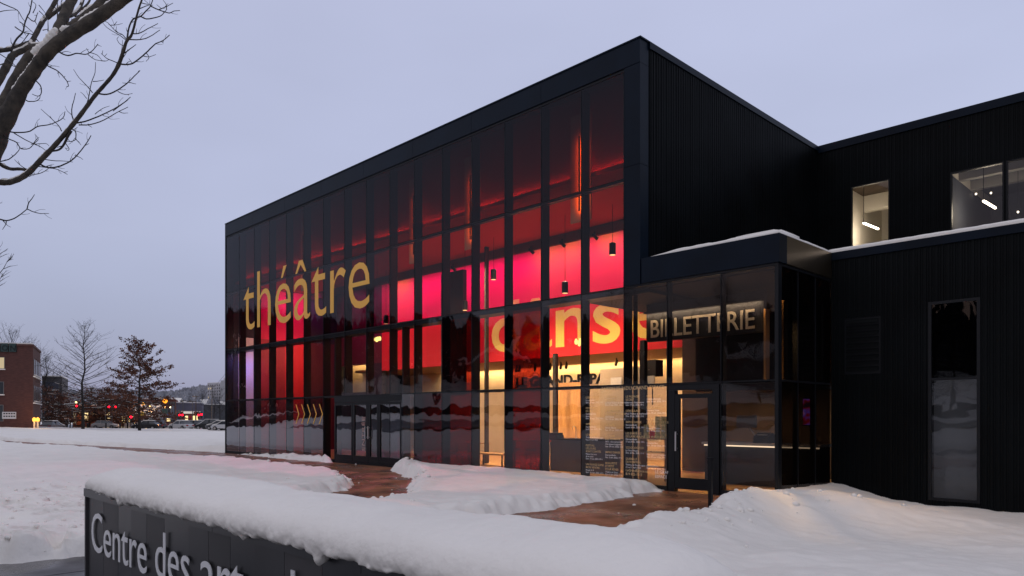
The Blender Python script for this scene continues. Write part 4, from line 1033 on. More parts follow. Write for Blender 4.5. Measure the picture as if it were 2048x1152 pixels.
TW = [  # twigs: pixel points, thickness px at start
 (1.7, [(240, 128), (252, 129), (265, 127), (285, 112), (300, 98), (312, 87), (325, 82), (339, 70)]), (.9, [(293, 106), (298, 115), (292, 123)]), (.9, [(287, 112), (298, 114), (312, 109)]), (.8, [(323, 83), (327, 86)]),
 (1.3, [(258, 79), (280, 79), (298, 74), (320, 60)]), (1.3, [(266, 67), (277, 67), (295, 58), (316, 47)]),
 (1.9, [(254, 83), (256, 65), (260, 50), (268, 37), (281, 33), (292, 22), (301, 12), (306, -3)]),
 (1.4, [(282, 33), (293, 38), (312, 35), (324, 30), (334, 18)]), (1.3, [(301, 12), (318, 20), (338, 26), (348, 22), (360, 21)]), (1.0, [(318, 19), (335, 12), (346, 6)]), (1.1, [(280, 17), (292, 12), (302, 9)]), (.9, [(333, 18), (332, 8), (326, 0)]), (.9, [(284, 6), (298, 9), (288, 0)]),
 (1.0, [(252, 77), (244, 69), (232, 63), (216, 46), (205, 40)]), (.9, [(252, 80), (238, 70), (214, 55), (204, 44)]), (.8, [(222, 50), (232, 50), (245, 47)]), (.8, [(250, 93), (240, 88), (234, 78), (238, 73)]),
 (1.0, [(236, 126), (218, 119), (209, 113), (203, 107)]), (1.2, [(249, 106), (260, 98), (272, 89)]), (.9, [(244, 118), (250, 110), (256, 98)]), (.8, [(241, 114), (244, 95), (245, 80)]),
 (1.7, [(198, 187), (214, 189), (232, 182), (250, 170), (262, 159), (280, 141)]), (.9, [(258, 165), (264, 166), (272, 168)]), (.9, [(236, 183), (250, 189), (265, 187)]),
 (1.6, [(146, 247), (170, 243), (196, 233), (220, 222), (244, 208), (261, 194)]), (1.3, [(158, 250), (182, 249), (208, 240), (232, 226), (256, 214)]), (.9, [(238, 223), (246, 226), (256, 226)]), (.9, [(226, 222), (240, 212), (256, 200)]), (.8, [(176, 250), (184, 255)]), (.8, [(190, 228), (205, 217), (219, 212)]),
 (1.8, [(78, 327), (92, 334), (108, 335), (128, 329), (145, 319), (158, 306), (172, 288), (182, 271)]), (.9, [(150, 311), (158, 314), (166, 319)]), (.8, [(168, 292), (178, 287)]),
 (1.1, [(70, 332), (92, 335), (112, 338), (124, 343), (135, 349)]), (1.0, [(85, 318), (104, 321), (128, 322), (146, 324)]), (1.0, [(58, 348), (75, 348), (90, 342), (103, 332)]), (.9, [(55, 347), (58, 353), (62, 350), (63, 342)]), (.9, [(52, 338), (40, 330), (29, 319)]),
 (3.0, [(142, 262), (134, 275), (128, 288), (118, 299), (100, 304), (90, 314)]), (1.2, [(140, 256), (150, 262), (152, 272), (150, 280), (140, 283), (130, 282)]), (.9, [(130, 285), (138, 297), (135, 301), (130, 295)]), (.9, [(152, 278), (162, 290)]),
 (1.3, [(147, 240), (144, 230), (144, 215), (148, 200), (151, 186)]), (1.1, [(174, 207), (178, 192), (183, 165), (190, 145), (191, 124)]), (.9, [(186, 163), (198, 162), (208, 160)]), (1.0, [(185, 185), (172, 170), (158, 155), (147, 139)]), (.8, [(173, 197), (168, 190), (161, 184)]),
 (1.1, [(123, 262), (118, 252), (104, 238), (82, 218)]), (1.5, [(5, 258), (22, 264), (42, 265), (60, 262), (75, 253), (95, 250), (110, 245), (126, 236), (130, 223)]), (1.1, [(28, 266), (48, 278), (66, 287), (82, 294), (92, 302)]), (.9, [(62, 288), (72, 288), (92, 287), (98, 292)]), (1.0, [(66, 288), (72, 280), (78, 275)]),
 (1.3, [(2, 266), (16, 277), (32, 284), (39, 294), (44, 298), (58, 297), (68, 288), (77, 279)]), (1.2, [(0, 323), (17, 319), (30, 309), (38, 300), (39, 295)]),
 (1.9, [(-40, 425), (-15, 434), (2, 439), (13, 441), (28, 437), (42, 428), (54, 418)]), (1.2, [(54, 418), (57, 406), (64, 397), (69, 389)]), (1.1, [(54, 418), (68, 424), (82, 427), (98, 427)]), (1.1, [(12, 441), (12, 448), (5, 459)]),
 (1.6, [(110, 98), (122, 106), (136, 111), (152, 107), (164, 108), (175, 108), (186, 100), (196, 88)]), (.9, [(176, 109), (190, 119), (214, 122)]), (.9, [(180, 105), (194, 110), (204, 121)]), (.7, [(196, 90), (203, 93)]),
 (1.4, [(86, 126), (98, 133), (112, 140), (124, 150), (134, 163), (137, 172), (133, 173)]), (.8, [(86, 127), (104, 131)]), (.8, [(92, 114), (106, 118)]), (.8, [(134, 163), (142, 162)]),
 (1.3, [(70, 160), (80, 170), (83, 180), (81, 190), (74, 192), (64, 188)]), (1.2, [(52, 200), (58, 203), (72, 202), (79, 197), (80, 190)]),
 (2.0, [(22, 112), (26, 92), (34, 77), (46, 64), (49, 50), (54, 34), (60, 22), (64, 0), (66, -8)]), (1.1, [(55, 34), (68, 43), (74, 30), (75, 25)]), (.9, [(70, 42), (74, 50)]), (1.2, [(-5, 2), (14, 11), (34, 20), (42, 32), (49, 42)]), (.9, [(-4, 24), (14, 21), (36, 20)]), (1.2, [(30, 54), (48, 65), (64, 69), (82, 88), (92, 90)]), (1.0, [(57, 68), (47, 82), (36, 92)]), (.9, [(78, 10), (92, 28)]), (.9, [(78, 22), (88, 32), (87, 40)]),
 (1.6, [(115, 52), (115, 30), (115, -4)]), (1.1, [(96, 62), (96, 40)]), (1.0, [(86, 60), (96, 58)]), (.9, [(108, 14), (122, 26)]), (1.0, [(40, 44), (58, 58), (70, 70)]), (1.2, [(0, 130), (14, 126), (34, 134), (52, 125)]), (1.0, [(0, 108), (20, 122), (42, 142), (60, 150)]), (.9, [(66, 26), (72, 10), (62, 2)]),
 (1.2, [(-6, 300), (4, 285), (14, 262), (22, 244), (26, 228)]), (1.0, [(172, 14), (186, 20)]), (1.0, [(128, 24), (122, 10), (124, -4)]), (1.0, [(134, 48), (140, 56)]), (1.0, [(150, 34), (164, 26), (166, 18)]), (.8, [(142, 50), (143, 40), (150, 36)]),
]
big = empty('bare_tree', (spot3(-150, 1150, TD).x, spot3(-150, 1150, TD).y, -.1), 'large bare tree with snow in its forks reaching in overhead at the corner', 'tree')
wood = MB(); tw = MB(); sn = MB(); ref = []
rt = random.Random(8)
def smooth_path(pts, rads, dep, sub=4, wob=.0):
    """Catmull-Rom through pixel points with a depth each"""
    out_ = []
    n = len(pts)
    for i in range(n - 1):
        p0, p1, p2, p3 = pts[max(i - 1, 0)], pts[i], pts[i + 1], pts[min(i + 2, n - 1)]
        for k in range(sub):
            t = k / sub
            f = lambda a, b, c, d: .5 * ((2 * b) + (-a + c) * t + (2 * a - 5 * b + 4 * c - d) * t * t + (-a + 3 * b - 3 * c + d) * t ** 3)
            out_.append((f(p0[0], p1[0], p2[0], p3[0]) + rt.uniform(-wob, wob), f(p0[1], p1[1], p2[1], p3[1]) + rt.uniform(-wob, wob), rads[i] * (1 - t) + rads[i + 1] * t, dep[i] * (1 - t) + dep[i + 1] * t))
    out_.append((pts[-1][0], pts[-1][1], rads[-1], dep[-1])); return out_
for kind, d0, d1, pts in TR:
    n = len(pts); dep = [TD + d0 + (d1 - d0) * k / (n - 1) for k in range(n)]
    sp = smooth_path([p[:2] for p in pts], [p[2] for p in pts], dep, 5)
    P = [spot3(a, b, d) for a, b, r, d in sp]; Rr = [r * d / FOC * (1 + .05 * math.sin(i * 1.7)) for i, (a, b, r, d) in enumerate(sp)]
    wood.tube(P, Rr, 12 if pts[0][2] > 8 else 8)
    ref += [(a, b, d) for a, b, r, d in sp]
    # snow lying on the upper side of the flatter limbs
    for i in range(len(P) - 1):
        t = (P[i + 1] - P[i]).normalized()
        if abs(t.z) < .80 and Rr[i] > .022 and vnoise(np.array([i * .35 + d0 * 7]), np.array([pts[0][0] * .1]), 6)[0] > -.12:
            up = Vector((0, 0, 1)) - t * t.z; up.normalize()
            c0_, c1_ = P[i] + up * Rr[i] * .72, P[i + 1] + up * Rr[i + 1] * .72
            sn.tube([c0_ - t * .02, (c0_ + c1_) / 2 + up * .006, c1_ + t * .02], [Rr[i] * .5, Rr[i] * .62, Rr[i + 1] * .5], 7)
for w0, pts in TW:
    a0, b0 = pts[0]
    q = min(ref, key=lambda r: (r[0] - a0) ** 2 + (r[1] - b0) ** 2); q2 = min(ref, key=lambda r: (r[0] - pts[-1][0]) ** 2 + (r[1] - pts[-1][1]) ** 2)
    dd = (q2[2] - q[2]) if (q2[0] - pts[-1][0]) ** 2 + (q2[1] - pts[-1][1]) ** 2 < 30 else rt.uniform(-.35, .35)
    n = len(pts); dep = [q[2] + dd * k / (n - 1) for k in range(n)]
    sp = smooth_path(pts, [w0 * (1 - .55 * k / (n - 1)) for k in range(n)], dep, 3, .25)
    tw.tube([spot3(a, b, d) for a, b, r, d in sp], [r * d / FOC for a, b, r, d in sp], 5)
    ref += [(a, b, d) for a, b, r, d in sp]
    if len(sp) > 9 and w0 >= 1.0:              # finer side shoots, alternate left and right
        for i in range(3, len(sp) - 2, 4):
            if rt.random() > .55: continue
            a, b, r, d = sp[i]; ta, tb2 = sp[i + 1][0] - sp[i - 1][0], sp[i + 1][1] - sp[i - 1][1]; ln = math.hypot(ta, tb2) or 1; ta /= ln; tb2 /= ln
            sd = 1 if (i // 4) % 2 else -1; L = rt.uniform(9, 24); k = .55 * sd; q0 = (a, b); pp = [q0]
            for q in range(4):
                an = math.atan2(tb2, ta) + sd * (.85 - .18 * q) + rt.uniform(-.15, .15); q0 = (q0[0] + math.cos(an) * L / 4, q0[1] + math.sin(an) * L / 4); pp.append(q0)
            tw.tube([spot3(u, v, d + .03 * n_) for n_, (u, v) in enumerate(pp)], [max(.0018, r * d / FOC * (.6 - .1 * n_)) for n_ in range(5)], 4)
    for i in range(1, len(sp) - 1):          # buds and short spurs
        if rt.random() < .12:
            a, b, r, d = sp[i]; p = spot3(a, b, d)
            tw.tube([p, p + Vector((rt.uniform(-1, 1), rt.uniform(-1, 1), rt.uniform(-.3, 1))).normalized() * rt.uniform(.02, .06)], [.0035, .002], 4)
for pts_ in (((64, 107, 4), (70, 101, 6), (78, 95, 6.5), (88, 88, 6), (95, 81, 7), (101, 73, 8), (108, 64, 7), (113, 56, 3)), ((121, 61, 3), (127, 57, 5.5), (134, 56, 5), (140, 54, 2.5))):
    sp = smooth_path([p[:2] for p in pts_], [p[2] for p in pts_], [TD + .12] * len(pts_), 5)
    sn.tube([spot3(a, b, d) for a, b, r, d in sp], [r * d / FOC * (1 + .22 * math.sin(i * 2.3) * math.cos(i * .9)) for i, (a, b, r, d) in enumerate(sp)], 9)
wood.build('trunk', M_BARK, big, smooth=True); tw.build('branches', M_TWIG, big, smooth=True); sn.build('snow', M_SNOW, big, smooth=True)['kind'] = 'stuff'

# ------------------------------------------------------------------ procedural trees
def pin_oak(seed, H=15.0, spread=6.0, base=2.2, n=46, twigs=5, leaves=0, droop=.35, snow=True, trunk_r=.24):
    rn = random.Random(seed); tk = MB(); br = MB(); lf = MB(); sw = MB()
    lean = [Vector((rn.uniform(-.05, .05) * k, rn.uniform(-.05, .05) * k, H * k / 9)) for k in range(10)]
    tk.tube(lean, [trunk_r * (1 - .94 * (k / 9) ** .9) for k in range(10)], 8)
    def leafc(p, r, k):
        for _ in range(k):
            q = p + Vector((rn.gauss(0, r), rn.gauss(0, r), rn.gauss(0, r * .55))); s = rn.uniform(.09, .17)
            a = Vector((rn.uniform(-1, 1), rn.uniform(-1, 1), rn.uniform(-1, 1))).normalized(); b = a.orthogonal().normalized()
            c = a.cross(b)
            lf.quad(q - a * s - c * s * .1, q + b * s * .6, q + a * s + c * s * .1, q - b * s * .6)
    def twig(p, d, L, r, lev):
        m = 5; pts = [p]; dd = d.copy()
        for k in range(m):
            dd = (dd + Vector((rn.uniform(-.16, .16), rn.uniform(-.16, .16), rn.uniform(-.10, .13)))).normalized(); pts.append(pts[-1] + dd * L / m)
        br.tube(pts, [r * (1 - .75 * k / m) for k in range(m + 1)], 4 if lev == 0 else 3, cap=False)
        if snow and lev == 0 and abs(d.z) < .6:
            for k in range(m - 1):
                if rn.random() < .6: sw.tube([pts[k] + Vector((0, 0, r * .8)), pts[k + 1] + Vector((0, 0, r * .7))], [r * .55, r * .45], 3)
        if lev < 2:
            for j in range(twigs if lev == 0 else 3):
                k = rn.randint(1, m); q = pts[k]; t = (pts[k] - pts[k - 1]).normalized()
                side = t.cross(Vector((0, 0, 1))).normalized() * rn.choice((-1, 1))
                nd = (t * rn.uniform(.5, 1) + side * rn.uniform(.4, .9) + Vector((0, 0, rn.uniform(-.15, .35)))).normalized()
                twig(q, nd, L * rn.uniform(.25, .45), max(.006, r * .45), lev + 1)
        if leaves and L > .25:
            for q in range(1, m + 1):
                if rn.random() < .75: leafc(pts[q], .16, max(1, int(leaves * L * (.55 if lev else .35) + rn.random())))
    for i in range(n):
        f = (i + rn.random()) / n; z = base + (H - base) * f * .97
        i0 = min(8, int(z / H * 9)); tt = z / H * 9 - i0; p = lean[i0].lerp(lean[i0 + 1], tt)
        a = i * 2.399 + rn.uniform(-.3, .3)
        shape = (.8 + .2 * min(1, f / .12)) * (1 - f) ** .62 + .05
        L = spread * shape * rn.uniform(.75, 1.12)
        el = -droop + .95 * f ** 1.1 + rn.uniform(-.1, .1)
        d = Vector((math.cos(a) * math.cos(el), math.sin(a) * math.cos(el), math.sin(el)))
        twig(p, d, L, .022 + .05 * (1 - f), 0)
    return tk, br, lf, sw
def make_tree(name, label, group, **k):
    tk, br, lf, sw = pin_oak(**k)
    e_ = empty(name, (0, 0, 0), label, 'tree', group)
    tk.build('trunk', M_TWIG, e_, local=True, smooth=True); br.build('branches', M_TWIG, e_, local=True)
    if lf.v: lf.build('crown', M_LEAF, e_, local=True)
    if sw.v: sw.build('snow', M_SNOW, e_, local=True)['kind'] = 'stuff'
    return e_
GT = 'trees at the edge of the car park'
t1 = make_tree('pin_oak', 'tall bare pin oak with snow along its level branches', GT, seed=3, H=15.6, spread=6.6, n=70, twigs=6, droop=-.02, base=2.6)
t1.location = (*spot(166, 104), -.3); t1.rotation_euler.z = 1.0
t2 = make_tree('pin_oak', 'brown leaved pin oak standing beside the bare one, still holding dead leaves', GT, seed=8, H=13.4, spread=5.6, n=60, twigs=6, leaves=4, droop=.12, base=1.8)
t2.location = (*spot(279, 106), -.3)
t3 = make_tree('young_oak', 'small brown leaved tree between the brick building and the bare pin oak', 'young leafy trees by the street', seed=15, H=5.6, spread=3.4, base=1.0, n=30, twigs=4, leaves=4, droop=.1, trunk_r=.10)
t3.location = (*spot(118, 126), -.4)
for px, d, s, lb in ((97, 132, 1.3, 'small brown leaved tree close beside the brick building corner'), (140, 136, 1.15, 'small brown leaved tree just before the first red signal'), (196, 140, 1.25, 'small brown leaved tree behind the bare pin oak trunk, towards the orange car'),
                     (224, 138, 1.3, 'brown leaved tree behind the parked orange lit car'), (246, 136, 1.1, 'brown leaved tree between the orange lit car and the tall leafy oak'), (262, 133, .9, 'low brown leaved tree at the foot of the tall leafy oak'), (310, 140, .95, 'brown leaved tree past the tall leafy oak, before the brick block'), (178, 142, 1.4, 'brown leaved tree far back behind the bare pin oak')):
    copy_thing(t3, (*spot(px, d), -.35), rz=px, label=lb, scale=s)
t4 = make_tree('bare_tree', 'rounded bare tree rising behind the brick building roof', 'bare trees about the town', seed=23, H=17.0, spread=8, base=5, n=46, twigs=6, droop=-.5, snow=False)
t4.location = (*spot(22, 128), -.3)
for px, d, s, lb in ((92, 140, .8, 'bare tree between the brick building and the grey block'), (60, 140, .95, 'bare tree rising just behind the brick building corner'), (428, 150, .42, 'snowy bare shrub tree beside the glass corner of the theatre'), (440, 165, .5, 'second bare shrub tree beside the theatre corner, farther back'), (405, 210, .55, 'bare tree under the white tower block'), (380, 230, .5, 'bare tree before the wooded hill')):
    copy_thing(t4, (*spot(px, d), -.35), rz=px * .7, label=lb, scale=s)
# thin tall tree at the very edge, behind the big one
t5 = make_tree('slender_tree', 'thin twiggy tree at the picture edge behind the large bare tree', None, seed=31, H=27, spread=2.6, base=9, n=80, twigs=6, droop=-.95, snow=False, trunk_r=.12)
t5.location = (*spot(-34, 52), -.2)
# trees on the hillside across the road, which the glass mirrors
for x, y, s in ((-66, -52, .8), (-78, -58, 1.0), (-92, -44, .75), (-104, -40, .9), (-60, -78, 1.1), (-50, -70, .8), (-118, -48, 1.0), (-84, -80, 1.1), (-40, -82, 1.0), (-28, -74, .8)):
    copy_thing(t1 if s < 1 else t4, (x, y, float(hill_h(np.array(x * 1.0), np.array(y * 1.0))) - .2), rz=x, label='tree on the snowy hillside across the road, seen mirrored in the glass front', scale=s)['group'] = 'trees on the hillside across the road'

# ------------------------------------------------------------------ the town beyond the snow field
poly_sheet('street', [(-126.5, -6), (-126.5, 90), (-215, 90), (-215, -6)], -.40, M_ASPH)
M_BRICK = mat('brown_brick', (.085, .033, .027), .85, 0, .22, 2.2, .5, 6, stretch=(1, 1, 5))
M_BRICK2 = mat('red_brick', (.17, .055, .038), .85, 0, .2, 2.0, stretch=(1, 1, 5))
M_GREYB = mat('grey_stone', (.085, .085, .09), .8, 0, .2, 1.5)
M_PALE = mat('pale_render', (.50, .50, .53), .8, 0, .08, .3)
M_MAUVE = mat('mauve_siding', (.13, .12, .155), .7, 0, .12, .6)
M_WIND = mat('dark_window', (.03, .035, .042), .15, spec=.8)
M_LITW = lamp_mat('lit_window', (1, .72, .34), 1.5)
M_LITS = lamp_mat('lit_window_soft', (1, .80, .50), .55)
M_TRIM = mat('pale_trim', (.16, .155, .15), .7)
def wallbox(b, P, Q, t0, t1, z0, z1, o0, o1):
    """box on the wall from P to Q: t in metres along it, o in metres out of it (to the right of P->Q)"""
    P = Vector((*P, 0)); Q = Vector((*Q, 0)); u = (Q - P).normalized(); n = Vector((u.y, -u.x, 0))
    i = len(b.v)
    for z in (z0, z1):
        for t, o in ((t0, o0), (t1, o0), (t1, o1), (t0, o1)):
            p = P + u * t + n * o; b.v.append((p.x, p.y, z))
    b.f += [tuple(i + k for k in q) for q in ((0, 3, 2, 1), (4, 5, 6, 7), (0, 1, 5, 4), (1, 2, 6, 5), (2, 3, 7, 6), (3, 0, 4, 7))]
def win_on(parent, P, Q, t, w, z0, z1, m=M_WIND, sill=True, frame=.07):
    f = MB(); wallbox(f, P, Q, t - w / 2 - frame, t + w / 2 + frame, z0 - frame, z1 + frame, .002, .05); o = f.build('window', M_TRIM, parent)
    g = MB(); wallbox(g, P, Q, t - w / 2, t + w / 2, z0, z1, .051, .065); g.build('pane', m, o)
    if sill:
        k = MB(); wallbox(k, P, Q, t - w / 2 - .15, t + w / 2 + .15, z0 - .2, z0 - frame - .005, .003, .22); k.build('sill', M_SNOW, o)
    return o
def house_block(name, label, cat, pts, z0, h, m, roof_snow=True, group=None):
    e_ = empty(name, (pts[0][0], pts[0][1], z0), label, cat, group)
    MB().prism(pts, z0, z0 + h).build('wall', m, e_)
    c = np.mean(np.array(pts), 0)
    big_ = [tuple(c + (np.array(p) - c) * 1.012) for p in pts]; in_ = [tuple(c + (np.array(p) - c) * .985) for p in pts]
    MB().prism(big_, z0 + h + .003, z0 + h + .30).build('parapet', m, e_)
    if roof_snow: MB().prism(in_, z0 + h + .303, z0 + h + .48).build('roof_snow', M_SNOW, e_)
    return e_
def gable(name, label, px, d, w, dp, h, rh, rz, m, z=-.4, cat='house', group=None, lit=0):
    x, y = spot(px, d); e_ = empty(name, (x, y, z), label, cat, group, rz)
    MB().box(-w / 2, w / 2, -dp / 2, dp / 2, 0, h).build('wall', m, e_, local=True)
    MB().extr([(-dp / 2, h + .002), (dp / 2, h + .002), (0, h + rh)], 'x', -w / 2 + .01, w / 2 - .01).build('gable_wall', m, e_, local=True)
    for s in (-1, 1):
        MB().extr([(s * (dp / 2 + .5), h - .32), (0, h + rh + .02), (0, h + rh + .30), (s * (dp / 2 + .55), h - .02)], 'x', -w / 2 - .4, w / 2 + .4).build('roof', M_SNOW, e_, local=True)
    for k in range(3):
        xx = -w / 2 + w * (k + .5) / 3
        o = MB().box(xx - .5, xx + .5, -dp / 2 - .05, -dp / 2 - .002, 1.0, 2.3).build('window', M_TRIM, e_, local=True)
        MB().box(xx - .43, xx + .43, -dp / 2 - .065, -dp / 2 - .051, 1.07, 2.23).build('pane', M_LITW if k < lit else M_WIND, o, local=True)
    return e_
# brown brick building at the picture edge
A, Bc, Cc, D = spot(-190, 92), spot(66, 95), spot(81, 105), spot(-150, 118)
bb = house_block('brick_building', 'dark brown brick building at the picture edge with lantern lit corner', 'building', [A, Bc, Cc, D], -.4, 11.3, M_BRICK)
La = (Vector((*Bc, 0)) - Vector((*A, 0))).length; Lb = (Vector((*Cc, 0)) - Vector((*Bc, 0))).length
win_on(bb, A, Bc, La - 4.5, 2.3, 8.0, 9.4, M_LITS); win_on(bb, A, Bc, La - 4.6, 2.3, 4.7, 6.2); win_on(bb, A, Bc, La - 4.7, 2.4, 1.2, 3.2, M_WIND, False)
for t in (1.8, 4.2, 6.6, 9.0):
    for z in (7.4, 3.9): 
        if t < Lb - .8: win_on(bb, Bc, Cc, t, 1.0, z, z + 1.9)
for z in (6.95, 3.45):
    k = MB(); wallbox(k, Bc, Cc, 0, Lb, z, z + .12, .003, .2); k.build('string_course', M_SNOW, bb)
k = MB(); wallbox(k, A, Bc, La - .95 - 2.6, La - .95 - 1.0, 1.45, 2.35, .003, .12); k.build('sign_board', mat('white_board', (.6, .6, .6), .5), bb)
k = MB()
for zz, ln in ((2.05, 1.2), (1.70, 1.35)):
    for q in range(5): wallbox(k, A, Bc, La - 3.4 + q * .29, La - 3.4 + q * .29 + .2, zz, zz + .16, .121, .125)
k.build('sign_lettering', M_FRAME, bb)
k = MB(); wallbox(k, A, Bc, La - 4.9, La - 4.1, 1.3, 2.3, .003, .3); k.build('wall_cabinet', M_TRIM, bb)
for q, chx in enumerate('TION'):
    t0_ = La - 5.6 + q * .95
    k = MB(); wallbox(k, A, Bc, t0_, t0_ + .85, 10.15, 11.25, .003, .18); po = k.build('letter_box', mat('green_panel', (.02, .045, .042), .5), bb)
    me, co = text_mesh(chx, .95, .02, .01)
    uA = (Vector((*Bc, 0)) - Vector((*A, 0))).normalized(); nA = Vector((uA.y, -uA.x, 0)); o3 = Vector((*A, 0)) + uA * (t0_ + .12) + nA * .19
    def bs(c, o3=o3, uA=uA): return np.stack([o3.x + uA.x * c[:, 0], o3.y + uA.y * c[:, 0], 10.32 + c[:, 1]], -1)
    put_text(me, co, mat('dull_letter', (.02, .03, .03), .5), 'letter', po, bs)
for px in (68.5, 75.5):
    x, y = spot(px, 96.5 + (px - 68) * .5); x, y = spot(px, 93.2)
    e_ = empty('porch_lamp', (x, y, -.4), 'glowing lantern on a pale post at the brick corner, the %s one' % ('outer' if px > 70 else 'inner'), 'lamp', 'porch lamps at the brick corner')
    MB().box(-.09, .09, -.09, .09, 0, 1.5).build('post', mat('pale_post', (.7, .6, .45), .6), e_, local=True)
    MB().lathe((0, 0, 1.5), [(.08, 0), (.2, .06), (.22, .35), (.1, .5), (.02, .55)], 10).build('lantern', lamp_mat('lit_lantern', (1, .42, .06), 2.6), e_, local=True)
    l = bpy.data.lights.new('lantern_light', 'POINT'); l.energy = 55; l.color = (1, .5, .15); l.shadow_soft_size = .2
    o = bpy.data.objects.new('lantern_light', l); COL.objects.link(o); o.location = (x + .5, y - .3, 1.8)
# grey stone block behind
gp = [spot(84, 140), spot(124, 141), spot(136, 152), spot(96, 160)]
gb = house_block('stone_block', 'grey stone block with long pale windows behind the brick building', 'building', gp, -.4, 9.6, M_GREYB)
Lg = (Vector((*gp[1], 0)) - Vector((*gp[0], 0))).length
for z in (1.6, 4.6, 7.0): win_on(gb, gp[0], gp[1], Lg * .48, Lg * .72, z, z + 1.5, mat('sky_window', (.10, .11, .14), .1, spec=1.0))
# low brick shops along the street
sp_ = [spot(146, 150), spot(288, 158), spot(296, 170), spot(150, 164)]
sb = house_block('brick_shop_row', 'long low red brick shop row with warm lit windows behind the trees', 'building', sp_, -.4, 4.2, M_BRICK2)
Ls = (Vector((*sp_[1], 0)) - Vector((*sp_[0], 0))).length
for k in range(9):
    win_on(sb, sp_[0], sp_[1], Ls * (k + .5) / 9, 1.0 if k % 3 else 1.5, .4 if k % 3 == 0 else 1.0, 2.6, M_LITW if k in (1, 4, 6) else (M_LITS if k in (0, 7) else M_WIND), False)
dk = MB(); wallbox(dk, sp_[0], sp_[1], .6, 2.0, 0.0, 2.4, .003, .08); dk.build('door', mat('orange_door', (.45, .10, .03), .5), sb)
bp2 = [spot(284, 168), spot(351, 172), spot(356, 186), spot(290, 184)]
b3 = house_block('brick_block', 'three storey red brick block beside the orange street lamp', 'building', bp2, -.4, 5.9, M_BRICK2)
L3 = (Vector((*bp2[1], 0)) - Vector((*bp2[0], 0))).length
for k in range(7):
    for z in (.6, 2.5, 4.2): win_on(b3, bp2[0], bp2[1], L3 * (k + .5) / 7, .75, z, z + 1.0, M_LITW if (k, z) in ((5, .6), (2, 2.5)) else M_WIND, False)
mp2 = [spot(352, 176), spot(404, 182), spot(410, 196), spot(356, 192)]
mv = house_block('mauve_shed', 'plain mauve grey warehouse past the red brick block', 'building', mp2, -.4, 5.2, M_MAUVE)
dp2 = [spot(404, 190), spot(462, 198), spot(466, 215), spot(408, 205)]
house_block('dark_warehouse', 'dark flat roofed warehouse beside the glass corner of the theatre', 'building', dp2, -.4, 5.0, M_GREYB)
st = [spot(362, 150), spot(398, 152), spot(402, 160), spot(366, 158)]
sh = house_block('corner_shop', 'small lit corner shop under the twin red signals', 'building', st, -.4, 2.8, M_BRICK2)
Lh = (Vector((*st[1], 0)) - Vector((*st[0], 0))).length
for k in range(5): win_on(sh, st[0], st[1], Lh * (k + .5) / 5, .55, .6, 1.9, M_LITW if k in (1, 3, 4) else mat('red_poster', (.5, .03, .03), .5), False)
k = MB(); wallbox(k, st[0], st[1], .4, 2.4, 2.35, 2.75, .003, .15); k.build('lit_sign', lamp_mat('lit_sign', (1, .92, .85), .6), sh)
gable('snowy_house', 'small house with a steep snowy roof behind the yellow diamond sign', 291, 150, 5.5, 6, 2.4, 1.9, R(45), M_PALE, lit=1)
# open shelter with a sloping snowy roof
x, y = spot(306, 142); shl = empty('bus_shelter', (x, y, -.4), 'open shelter with sloping snow covered roof beside the steep roofed house', 'shelter', None, R(45))
MB().extr([(-1.2, 1.9), (1.4, 2.7), (1.4, 2.95), (-1.2, 2.12)], 'x', -1.8, 1.8).build('roof', M_SNOW, shl, local=True)
for sx in (-1.6, 1.6):
    for yy, hh in ((-1.0, 1.95), (1.2, 2.6)): MB().box(sx - .05, sx + .05, yy - .05, yy + .05, 0, hh).build('post', M_FRAME, shl, local=True)
# white tower block on the slope
tp = [spot(415, 505), spot(441, 500), spot(480, 505), spot(460, 530)]
tb_ = house_block('tower_block', 'pale grey apartment tower on the slope beside the wooded hill', 'building', tp, 6, 18.8, M_PALE)
Lt = (Vector((*tp[1], 0)) - Vector((*tp[0], 0))).length
for i in range(6):
    for j in range(8): win_on(tb_, tp[0], tp[1], Lt * (i + .5) / 6, Lt / 6 * .45, 8 + j * 2.1, 9.2 + j * 2.1, M_LITS if (i, j) in ((0, 6), (1, 6), (0, 3), (1, 2)) else mat('grey_window', (.14, .145, .155), .4), False, .05)
MB().box(tp[2][0] - 6, tp[2][0] - 3, tp[2][1] - 9, tp[2][1] - 6, 24.8, 28.5).build('stair_tower', M_PALE, tb_)
mp3 = [spot(441.2, 499), spot(490, 502), spot(490, 520), spot(445, 512)]
MB().prism(mp3, 6, 26.6).build('wing', mat('white_render', (.40, .40, .41), .8), tb_)
# snowy roofs on the slope
for px, d, lb, z in ((338, 330, 'house roof under snow at the foot of the hill, nearest the leafy oak', 6.5), (352, 290, 'snow roofed house just over the red brick block', 2.5), (362, 360, 'small snow roofed house in the middle of the slope', 5.6), (372, 380, 'snow roofed house on the slope before the woods', 5.8), (404, 420, 'snow roofed house close under the pale tower', 8.0), (447, 430, 'snow roofed house between the tower and the theatre', 7.0)):
    gable('hill_house', lb, px, d, 10, 7, 2.6, 2.2, R(45 + (px % 7) * 5), M_GREYB, z=z - 1.4, group='houses on the far slope')
